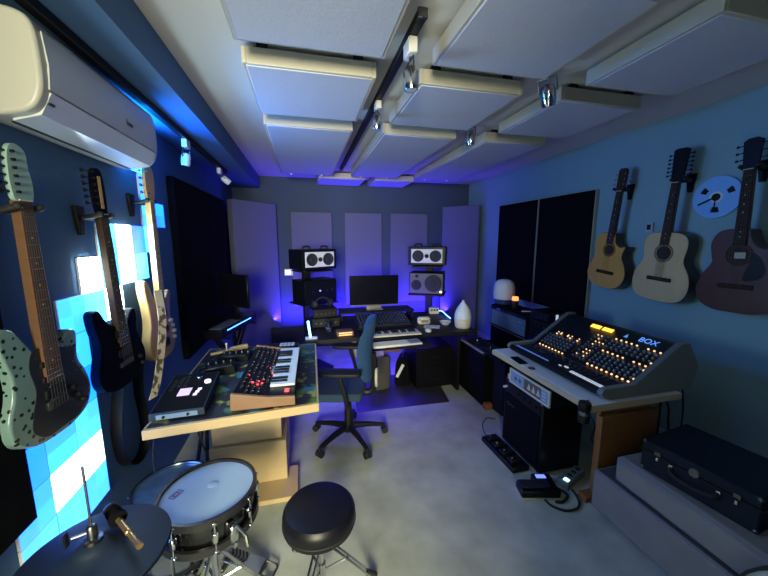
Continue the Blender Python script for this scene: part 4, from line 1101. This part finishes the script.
# ---- drum stool
t = thing('drum_stool', 'round black drum stool with chrome tripod on the carpet', 'stool', (.02, 1.28, 0))
LEA = mat('black_vinyl', (.005, .005, .009), .4, noise=.2, scale=60, spec=.3)
MB().lathe([(.02, .325), (.135, .325), (.150, .332), (.155, .345), (.155, .385), (.152, .40), (.140, .415), (.11, .421), (.05, .424), (.004, .425)], 48).build('seat', LEA, t)
MB().lathe([(.1555, .352), (.1572, .355), (.1555, .358)], 48, caps=False).build('piping', RUBBER, t)
MB().lathe([(.05, .315), (.05, .325)], 18).box((0, 0, .31), (.12, .03, .012)).build('seat_bracket', STEEL, t)
MB().cyl((0, 0, .12), (0, 0, .32), .014, n=14).build('threaded_post', CHROME, t)
MB().cyl((0, 0, .20), (0, 0, .27), .022, n=14).build('collar', CHROME, t)
MB().cyl((0, 0, .06), (0, 0, .13), .02, n=12).build('lower_collar', CHROME, t)
for k, a in enumerate((R(121), R(-4), R(240))):
    c, s = math.cos(a), math.sin(a)
    for o in (-.011, .011):
        MB().tube([(.016*c-s*o, .016*s+c*o, .245), (.225*c-s*o, .225*s+c*o, .02)], .0055, 6).build('leg', CHROME, t)
    MB().tube([(.016*c, .016*s, .09), (.12*c, .12*s, .135)], .006, 6).build('brace', CHROME, t)
    MB().tube([(.205*c, .205*s, .04), (.245*c, .245*s, .012)], .014, 8).build('rubber_foot', RUBBER, t)
# ------------------------------------------------------------------ mixing console and its desk
CZ = .72
def console_desk():
    t = thing('console_desk', 'white-topped wooden desk carrying the mixing console', 'desk', (1.85, 1.65, 0))
    o = lambda P: [(x-1.85, y-1.65) for x, y in P]
    P = [(1.365, 1.235), (1.97, 1.235), (1.97, 2.12), (1.36, 2.12)]
    MB().slab(o(P), CZ-.036, CZ-.003).build('tabletop', wood('desk_edge_wood', (.42, .34, .22), (.50, .41, .28), (2, 2, 14)), t, bevel=.002, seg=2)
    Pi = [(1.372, 1.24), (1.965, 1.24), (1.965, 2.115), (1.367, 2.115)]
    MB().slab(o(Pi), CZ-.003, CZ).build('white_laminate', mat('laminate', (.82, .84, .84), .4, noise=.03), t)
    box('end_panel', (1.83-1.85, 1.43-1.65, .34), (.38, .028, .68), PINE, t, .003)
    box('end_leg', (1.83-1.85, 1.40-1.65, .27), (.42, .03, .54), PINE, t, .003)
    box('far_panel', (1.83-1.85, 2.085-1.65, .34), (.38, .028, .68), PINE, t, .003)
    box('stretcher', (1.94-1.85, 1.75-1.65, .50), (.03, .62, .30), PINE, t, .003)
    for x in (1.72, 1.80): MB().disc((x-1.85, 1.415-1.65, .645), (0, -1, 0), [(.008, 0), (.006, .004)], 10).build('screw_cap', IVORY, t)
    box('foot', (1.61-1.85, 1.415-1.65, .02), (.10, .06, .04), PINE, t, .003)
console_desk()
def console():
    y0, y1 = 1.262, 2.075
    t = thing('mixing_console', 'large black mixing console with lit knobs and grey end cheek', 'mixing console', (1.455, y0, CZ))
    CH = mat('cheek_grey', (.17, .185, .18), .5, noise=.06)
    prof = [(.02, .018), (.02, .04), (.03, .047), (.205, .0465), (.50, .252), (.56, .252), (.64, .13), (.60, .012)]
    MB().prism([(x, z) for x, z in prof], .03, y1-y0-.03).build('chassis', mat('console_black', (.007, .007, .009), .35, noise=.2), t)
    cp = [(.0, .03), (.0, .045), (.012, .060), (.03, .066), (.215, .068), (.505, .268), (.565, .268), (.655, .13), (.615, .0), (.08, .0), (.03, .008)]
    MB().prism(cp, 0, .034).build('end_cheek', CH, t, bevel=.006)
    MB().prism(cp, y1-y0-.034, y1-y0).build('end_cheek', CH, t, bevel=.006)
    MB().tube([(.022, .03, .036), (.022, y1-y0-.03, .036)], .022, 12).build('arm_rest', SATIN, t)
    for x in (.1, .55):
        for y in (.08, y1-y0-.08): MB().lathe([(.018, 0), (.018, .02)], 10, Matrix.Translation((x, y, 0))).build('rubber_foot', RUBBER, t)
    sl = math.atan2(.174, .25)
    def S(y, s, lift=0):
        """point on the sloping meter face: world y and distance s up the slope"""
        return Matrix.Translation((.25+s*math.cos(sl)-lift*math.sin(sl), y-y0, .078+s*math.sin(sl)+lift*math.cos(sl))) @ Matrix.Rotation(-sl, 4, 'Y')
    LAMP = mat('warm_button', (.5, .3, .15), .4, emit=(1, .60, .28), es=1.15, noise=.05)
    LAMPY = mat('yellow_button', (.5, .4, .1), .4, emit=(1, .75, .25), es=1.1, noise=.05)
    KN = mat('grey_blue_knob', (.10, .13, .16), .35, noise=.15); TOP = mat('knob_top', (.22, .26, .29), .4, noise=.1)
    rr = random.Random(11)
    k = MB(); tp = MB(); lamps = MB(); dots = MB()
    def knob(y, s, r=.0085):
        M = S(y, s); k.lathe([(r, 0), (r*.9, .014)], 9, M); tp.lathe([(r*.86, .014), (r*.7, .0155)], 9, M)
    def lamp(y, s, a=.0095, mb=None): (mb or lamps).box((0, 0, .003), (a*.9, a, .006), .001, M=S(y, s))
    # near bank: two blocks of nine strips
    for i in range(9):
        y = 1.312+i*.033
        for j in range(3): knob(y, .192-j*.026)
        if i not in (3,): lamp(y, .222); lamp(y, .105)
        for j in range(4): knob(y, .072-j*.025)
        lamp(y, -.028, .011)
    lamp(1.298, .075, .012); lamp(1.302, .135, .010); lamp(1.30, .0, .011)
    # master section between the banks
    for i in range(4):
        y = 1.615+i*.027
        for j in range(9): (lamp(y, -.015+j*.028, .0075) if rr.random() < .45 else knob(y, -.015+j*.028, .007))
    for i in range(3):
        for j in range(2): dots.box((0, 0, .004), (.05, .006, .008), .001, M=S(1.70+i*.016, .03+j*.07))
    # far bank
    for i in range(8):
        y = 1.775+i*.031
        for j in range(4): knob(y, -.005+j*.027)
        lamp(y, -.034, .010)
        if i % 3 != 1: lamp(y, .105+.01*(i % 2), .010); lamp(y, .125, .007)
    stuff(k.build('knobs', KN, t)); stuff(tp.build('knob_caps', TOP, t)); stuff(lamps.build('lit_buttons', LAMP, t)); dots.build('sliders', STEEL, t)
    for y in (1.765, 1.675):
        MB().box((0, 0, .003), (.030, .074, .006), .002, M=S(y, .272)).build('meter', mat('meter_glow', (.5, .3, .05), .4, emit=(1, .56, .05), es=1.5, noise=.02), t)
    MB().prism([(-.014, -.012), (.014, 0), (-.014, .012)], 0, .002, S(1.545, .272) @ Matrix.Rotation(PI/2, 4, 'X') @ Matrix.Rotation(0, 4, 'Y')).build('triangle_logo', mat('blue_print', (.10, .30, .55), .4, emit=(.12, .4, .8), es=.5, noise=.02), t)
    # lettering faces the operator at low x: reads along -y
    tx = text('lettering', 'BOX', .052, mat('blue_letters', (.10, .25, .6), .4, emit=(.10, .30, .9), es=.9, noise=.02), t, (0, 0, 0), (0, 0, 0))
    M = S(1.415, .275, .0015) @ Matrix.Rotation(-PI/2, 4, 'Z'); tx.location = M.to_translation(); tx.rotation_euler = M.to_euler()
    # flat deck: faders, white buttons, blue lit keys
    wb = MB()
    for i in range(9): wb.box((.055, 1.305+i*.026-y0, .051), (.024, .024, .010), .002)
    wb.box((.085, 1.59-y0, .050), (.014, .028, .008), .002).box((.07, 1.625-y0, .049), (.012, .02, .006), .002)
    stuff(wb.build('white_buttons', mat('button_white', (.8, .82, .83), .4, emit=(.75, .85, .9), es=.3, noise=.03), t))
    bb = MB()
    for i in range(9): bb.box((.045, 1.72+i*.036-y0, .050), (.022, .028, .008), .002)
    bb.build('blue_keys', mat('blue_key_glow', (.12, .25, .6), .4, emit=(.10, .25, .75), es=.35, noise=.05), t)
    fd = MB()
    for i in range(20): fd.box((.15, 1.38+i*.033-y0, .048), (.10, .003, .002)).box((.13+.05*rr.random(), 1.38+i*.033-y0, .053), (.02, .010, .010), .002)
    stuff(fd.build('faders', mat('fader_grey', (.08, .085, .09), .4, noise=.1), t))
    MB().box((.21, .35, .0485), (.012, .55, .003)).build('scribble_strip', mat('strip_brown', (.10, .07, .05), .5, noise=.3, scale=40), t)
console()
t = thing('mobile_phone', 'black phone lying on the white desk edge beside the console', 'phone', (1.402, 1.86, CZ), R(-6))
box('body', (0, 0, .005), (.06, .125, .010), SATIN, t, .003)
box('screen', (0, 0, .0102), (.054, .115, .001), mat('dark_glass', (.004, .004, .008), .15, noise=.1), t)
t = thing('red_badge', 'small round dark red disc on the white desk edge', 'disc', (1.402, 1.725, CZ))
MB().lathe([(.022, 0), (.022, .004), (.019, .006)], 20).build('rim', mat('dark_red', (.12, .015, .02), .4, noise=.1), t)
MB().lathe([(.013, .006), (.013, .0068)], 16).build('centre', mat('dull_pink', (.32, .12, .12), .5, noise=.1), t)
t = thing('headphone_hook', 'black headphones hanging from the corner of the console desk', 'headphones', (1.335, 1.26, CZ))
MB().tube(spline([(.06, .02, .006), (.0, .0, .012), (-.012, -.005, -.01), (.0, .0, -.03), (.02, .01, -.045)], 5), .004, 6).build('hook', STEEL, t)
MB().lathe([(.018, -.085), (.026, -.078), (.027, -.045), (.024, -.015), (.029, -.009), (.030, .016), (.026, .025), (.014, .026)], 20, Matrix.Translation((-.004, -.02, 0))).build('ear_cup', SATIN, t)
MB().lathe([(.0272, -.04), (.028, -.037), (.028, -.024), (.0265, -.02)], 20, Matrix.Translation((-.004, -.02, 0)), caps=False).build('silver_band', STEEL, t)
# ---- guitar amplifier under the console desk with the light strip panel
t = thing('guitar_amp', 'tall black guitar amplifier standing under the console desk', 'amplifier', (1.60, 1.86, 0))
box('case', (.01, 0, .265), (.32, .42, .51), SATIN, t, .006)
box('grille_cloth', (-.152, 0, .225), (.008, .37, .36), FELT, t, .003)
box('control_panel', (-.152, 0, .455), (.008, .37, .06), BLACK, t, .003)
for y in (-.15, -.09, -.03, .03): MB().disc((-.156, y, .455), (-1, 0, 0), [(.012, 0), (.010, .014)], 12).build('knob', BLACK, t)
MB().tube(spline([(-.157, .16, .33), (-.157, .145, .345), (-.157, .13, .325), (-.157, .115, .345), (-.157, .10, .33), (-.157, .085, .34), (-.157, .07, .33)], 4), .003, 5).build('script_badge', STEEL, t)
box('corner_glint', (-.152, -.195, .49), (.01, .012, .012), CHROME, t, .003)
MB().cyl((-.154, .17, .455), (-.185, .17, .455), .009, n=10).build('jack_plug', WHITE, t)
for y in (-.18, .18):
    for x in (-.12, .14): MB().lathe([(.02, 0), (.02, .012)], 8, Matrix.Translation((x, y, 0))).build('foot', RUBBER, t)
t = thing('meter_unit', 'cream-framed blue meter unit on top of the guitar amplifier', 'meter unit', (1.58, 1.775, .52))
box('case', (0, 0, .052), (.30, .40, .104), BLACK, t, .003)
CRF = mat('cream_frame', (.62, .58, .48), .45, noise=.04)
fr = MB().box((-.154, 0, .1), (.012, .40, .012)).box((-.154, 0, .006), (.012, .40, .012)).box((-.154, -.194, .053), (.012, .012, .082)).box((-.154, .194, .053), (.012, .012, .082)).build('frame', CRF, t)
box('blue_screen', (-.154, .115, .053), (.008, .145, .080), mat('meter_blue', (.22, .32, .46), .35, noise=.08), t)
box('olive_screen', (-.154, -.04, .053), (.008, .155, .080), mat('meter_olive', (.10, .10, .06), .35, noise=.3), t)
box('side_screen', (-.154, -.152, .053), (.008, .062, .080), mat('meter_blue', (.22, .32, .46), .35, noise=.08), t)
pk = MB()
for y in (-.01, -.055, -.10):
    pk.prism([(y-.018, .03), (y+.018, .03), (y, .075)], -.1600, -.1585, Matrix.Rotation(-PI/2, 4, 'Z') @ Matrix.Scale(-1, 4, (1, 0, 0)) @ Matrix.Scale(1, 4))
mks = MB()
for y in (-.01, -.055, -.10): mks.add([(-.159, y-.018, .03), (-.159, y+.018, .03), (-.159, y, .078), (-.158, y-.018, .03), (-.158, y+.018, .03), (-.158, y, .078)], [(0, 1, 2), (5, 4, 3), (0, 3, 4, 1), (1, 4, 5, 2), (2, 5, 3, 0)])
for z in (.03, .052, .074): mks.box((-.1585, -.152, z), (.002, .03, .008))
mks.build('pale_marks', CRF, t)
mk = MB()
for y in (.085, .13): mk.box((-.1585, y, .05), (.002, .025, .022), rx=R(30))
mk.build('dark_marks', mat('print_navy', (.05, .08, .14), .5, noise=.1), t)
box('wooden_tab', (-.145, .214, .03), (.02, .028, .04), BIRCH, t, .002)

# ---- black box left of the console with small decks on it
t = thing('subwoofer', 'large black subwoofer box on the floor beside the console desk', 'subwoofer', (1.785, 2.81, 0))
box('cabinet', (0, 0, .235), (.47, .53, .45), FELT, t, .006)
for x in (-.19, .19):
    for y in (-.22, .22): MB().lathe([(.02, 0), (.02, .012)], 8, Matrix.Translation((x, y, 0))).build('foot', RUBBER, t)
sub_top = .46
t = thing('dj_deck', 'black DJ deck with grey strip on the subwoofer box', 'DJ deck', (1.685, 2.81, sub_top))
box('case', (0, 0, .02), (.26, .50, .04), SATIN, t, .004)
for y in (-.13, .13):
    MB().lathe([(.09, .04), (.09, .048), (.02, .05)], 28, Matrix.Translation((.02, y, 0))).build('platter', BLACK, t)
    MB().lathe([(.014, .05), (.012, .062)], 12, Matrix.Translation((.02, y, 0))).build('spindle', CHROME, t)
MB().box((-.11, 0, .042), (.03, .42, .005)).build('grey_strip', mat('grey_strip', (.6, .6, .68), .4, noise=.1, scale=40), t)
MB().tube(spline([(.10, .06, .05), (.05, .05, .085), (.02, .03, .08)], 5), .008, 6).build('tone_arm', CHROME, t)
t = thing('audio_interface', 'small black interface with silver knobs between the subwoofer and the console', 'audio interface', (1.70, 2.43, .50), R(5))
box('stand_column', (0, 0, -.25), (.14, .16, .50), BLACK, t, .004)
box('case', (0, 0, .03), (.24, .18, .06), SATIN, t, .004)
for x in (-.07, 0, .07): MB().lathe([(.013, .06), (.011, .08)], 12, Matrix.Translation((x, .02, 0))).build('knob', CHROME, t)
# ---- amp stack
t = thing('speaker_cabinet', 'black guitar speaker cabinet behind the subwoofer box', 'speaker', (2.30, 2.88, 0))
box('cabinet', (0, 0, .29), (.50, .74, .58), FELT, t, .006)
box('grille', (-.252, 0, .29), (.008, .68, .52), FELT, t, .003)
box('top_board', (0, 0, .588), (.52, .76, .016), mat('grey_board', (.12, .11, .10), .6, noise=.1), t, .002)
t = thing('amp_head', 'amplifier head with blue-grey grille cloth on the speaker cabinet', 'amplifier', (2.15, 2.88, .596))
box('case', (.0, 0, .118), (.26, .67, .236), FELT, t, .012)
box('grille_cloth', (-.132, .02, .105), (.006, .58, .165), mat('blue_grille', (.10, .155, .21), .8, noise=.15, scale=160, bump=.2), t, .002)
box('control_strip', (-.132, .02, .205), (.006, .60, .03), SATIN, t)
lt = MB().box((-.137, -.19, .15), (.002, .05, .010)).box((-.137, .17, .205), (.002, .08, .010)); lt.build('name_badge', mat('badge_silver', (.5, .5, .52), .3, .8, noise=.05), t)
text('amp_lettering', 'studio' if False else 'AMP', .001, SATIN, t, (0, 0, .1), (0, 0, 0)) if False else None
for k in range(6): MB().disc((-.135, -.12+k*.05, .205), (-1, 0, 0), [(.009, 0), (.007, .010)], 8).build('knob', STEEL, t)
t = thing('dome_lamp', 'white dome-shaped device with dark foot on the amplifier head', 'device', (2.15, 3.17, .832)); t.scale = (1.08, 1.08, 1.1)
MB().lathe([(.085, 0), (.098, .01), (.10, .05), (.10, .055)], 28).build('foot_ring', mat('navy_glass', (.03, .05, .14), .2, noise=.1), t)
MB().lathe([(.102, .055), (.108, .10), (.104, .17), (.092, .215), (.07, .24), (.03, .252), (.003, .253)], 32).build('dome', mat('dome_white', (.74, .76, .77), .4, noise=.02), t)
t = thing('small_amp_tube', 'small dark bottle with glowing orange top on the amplifier head', 'bottle', (2.10, 2.90, .832))
MB().lathe([(.03, 0), (.034, .02), (.034, .085), (.03, .09)], 18).build('bottle_body', mat('brown_glass', (.03, .015, .01), .25, noise=.2), t)
MB().lathe([(.031, .09), (.032, .10), (.032, .122), (.027, .128)], 18).build('glowing_cap', mat('orange_glow', (.6, .2, .08), .4, emit=(1, .27, .06), es=1.8, noise=.1, scale=60), t)
cable('white cable running over the amplifier head beside the orange-topped bottle', [(2.08, 2.76, .838), (2.12, 2.68, .85), (2.18, 2.62, .85), (2.26, 2.585, .845), (2.31, 2.545, .70), (2.32, 2.50, .45)], .006, WHITE)
t = thing('effects_tower', 'stack of black effects units with white lit ends behind the console', 'effects rack', (2.06, 2.315, 0))
box('plinth', (0, 0, .35), (.30, .24, .70), SATIN, t, .004)
for k in range(3):
    u = box('effects_unit', (0, -.0, .74+.082*k), (.28, .22, .074), SATIN, t, .004)
    box('lit_end', (-.06, -.112, .745+.082*k), (.022, .006, .045), mat('pale_lit', (.5, .55, .6), .4, emit=(.6, .75, .9), es=.5, noise=.05), u)
    kk = MB()
    for i in range(4): kk.disc((-.142, -.08+i*.05, .74+.082*k), (-1, 0, 0), [(.010, 0), (.008, .012)], 8)
    stuff(kk.build('knob_row', STEEL, u))

# ---- pedals and cables on the floor
t = thing('pedalboard', 'flat black pedalboard on the carpet leaning against the guitar amplifier', 'pedalboard', (1.352, 1.895, 0), R(2))
box('board', (0, 0, .018), (.13, .38, .036), SATIN, t, .004)
for y in (-.12, -.03, .06, .14):
    p = box('pedal', (0, y, .046), (.09, .055, .022), BLACK, t, .004)
    MB().lathe([(.008, .057), (.006, .068)], 10, Matrix.Translation((-.02, y, 0))).build('footswitch', CHROME, p)
t = thing('foot_controller', 'black foot pedal with pale edge on the carpet in front of the guitar amplifier', 'foot pedal', (1.335, 1.515, 0), R(-14))
MB().box((0, 0, .008), (.24, .105, .012), .002).build('pale_base', mat('pale_edge', (.5, .48, .42), .5, noise=.05), t)
MB().box((0, 0, .036), (.235, .10, .044), .006).build('body', SATIN, t)
MB().box((-.02, .01, .062), (.18, .07, .012), .004).build('treadle', RUBBER, t)
t = thing('power_adapter', 'small device with a blue glowing light behind the foot pedal', 'adapter', (1.43, 1.60, 0), R(-15))
box('body', (0, 0, .02), (.12, .05, .04), SATIN, t, .004)
MB().box((-.01, -.005, .042), (.06, .03, .005), .001).build('blue_light', mat('blue_led', (.1, .1, .6), .4, emit=(.15, .22, 1), es=1.4, noise=.03), t)
t = thing('power_strip', 'power strip with a bright cyan light under the console desk', 'power strip', (1.62, 1.56, 0), R(20))
box('body', (0, 0, .025), (.22, .07, .05), mat('grey_strip_case', (.15, .17, .18), .5, noise=.1), t, .006)
MB().box((-.08, -.01, .052), (.028, .03, .006), .001).build('cyan_light', mat('cyan_led', (.3, .7, .8), .4, emit=(.45, .9, 1), es=2.2, noise=.03), t)
for x in (-.02, .03, .08): MB().lathe([(.016, .05), (.016, .053)], 14, Matrix.Translation((x, 0, 0))).build('socket', RUBBER, t)
cable('thick black cable looping on the carpet beside the foot pedal', [(1.45, 1.535, .02), (1.49, 1.50, .01), (1.50, 1.46, .009), (1.47, 1.435, .009), (1.49, 1.60, .05)][:4]+[(1.43, 1.42, .009), (1.39, 1.43, .009)], .008)
cable('black cable curving on the carpet from the foot pedal to the desk leg', [(1.34, 1.46, .009), (1.35, 1.41, .008), (1.40, 1.365, .008), (1.47, 1.36, .008), (1.52, 1.39, .008), (1.545, 1.44, .012), (1.55, 1.48, .02)], .007)
cable('thin black cable looping beside the guitar amplifier front', [(1.40, 2.09, .16), (1.345, 2.13, .15), (1.315, 2.13, .09), (1.33, 2.10, .03), (1.36, 2.06, .025)], .004)
cable('black cable hanging down behind the console desk', [(2.06, 1.40, .70), (2.08, 1.41, .5), (2.10, 1.42, .3), (2.13, 1.43, .1), (2.18, 1.45, .008)], .007)
cable('black cable hanging beside the desk end panel behind the ottoman', [(2.12, 1.50, .66), (2.24, 1.48, .5), (2.30, 1.50, .35), (2.34, 1.5, .15), (2.36, 1.52, .006)], .006)
cable('black power cable hanging down the pale wall behind the console', [(2.10, 1.65, .70), (2.42, 1.58, .66), (2.50, 1.56, .45), (2.52, 1.56, .2), (2.52, 1.56, .006)], .005)
cable('tangle of thin black cable behind the guitar amplifier', [(1.82, 1.70, .40), (1.88, 1.66, .30), (1.82, 1.62, .22), (1.88, 1.60, .15), (1.82, 1.60, .06), (1.86, 1.52, .008)], .004)
box_o = thing('wooden_block', 'small light wooden block on the carpet between subwoofer and guitar amplifier', 'block', (1.585, 2.50, 0))
box('block', (0, 0, .03), (.07, .05, .06), PINE, box_o, .004)

# ------------------------------------------------------------------ ottoman, case
OT = mat('grey_suede', (.24, .225, .205), .95, noise=.18, scale=7, bump=.15)
t = thing('ottoman', 'long grey suede ottoman bench in front of the console desk', 'ottoman', (1.93, .58, 0))
MB().box((0, 0, .135), (.74, 1.56, .23), .01).build('base', OT, t, bevel=.012)
MB().box((.005, -.04, .33), (.72, 1.44, .155), .02).build('cushion', OT, t, bevel=.02)
MB().box((.0, 0, .2495), (.70, 1.52, .006)).build('welt', mat('dark_welt', (.07, .065, .07), .9, noise=.1), t)
for sx in (-.3, .3):
    for sy in (-.7, .7): MB().lathe([(.02, 0), (.026, .025)], 10, Matrix.Translation((sx, sy, 0))).build('foot', RUBBER, t)
def case():
    t = thing('hard_case', 'black hard case with chrome latches lying on the ottoman', 'case', (1.815, .965, .4075), R(8))
    CB = mat('case_navy', (.006, .012, .022), .55, noise=.15, scale=50, spec=.2)
    box('case_bottom', (0, 0, .053), (.36, .42, .106), CB, t, .006)
    box('case_lid', (0, 0, .134), (.36, .42, .05), CB, t, .006)
    box('seam_trim', (0, 0, .107), (.366, .426, .008), BLACK, t)
    for y in (-.14, .14):
        l = box('latch', (-.183, y, .118), (.008, .026, .02), STEEL, t, .002)
        box('latch_tongue', (-.184, y, .09), (.006, .012, .018), CHROME, l, .002)
    MB().disc((-.182, .0, .118), (-1, 0, 0), [(.022, 0), (.018, .004)], 16).build('lock_plate', STEEL, t)
    MB().tube(spline([(-.182, .085, .085), (-.205, .07, .07), (-.21, 0, .062), (-.205, -.07, .07), (-.182, -.085, .085)], 5), .008, 8).build('handle', RUBBER, t)
    for y in (.085, -.085): box('handle_ring', (-.183, y, .09), (.008, .018, .018), CHROME, t, .002)
    for y in (-.2, .2):
        for z in (.012, .150): MB().ball((-.175, y, z), .010, 8, 6).build('corner_cap', STEEL, t)
case()
t = thing('frame_drum', 'pale frame drum with dark rim leaning against the ottoman at the picture corner', 'hand drum', (1.475, .435, 0), rot=(0, R(5.5), 0))
q = Matrix.Translation((0, 0, .262)) @ Matrix.Rotation(-PI/2, 4, 'Y')
MB().lathe([(.25, -.022), (.26, -.02), (.26, .02), (.25, .022)], 40, q, caps=False).build('rim', RUBBER, t)
MB().lathe([(.251, .008), (.251, .016)], 40, q).build('skin', mat('pale_skin', (.42, .50, .46), .6, noise=.05), t)
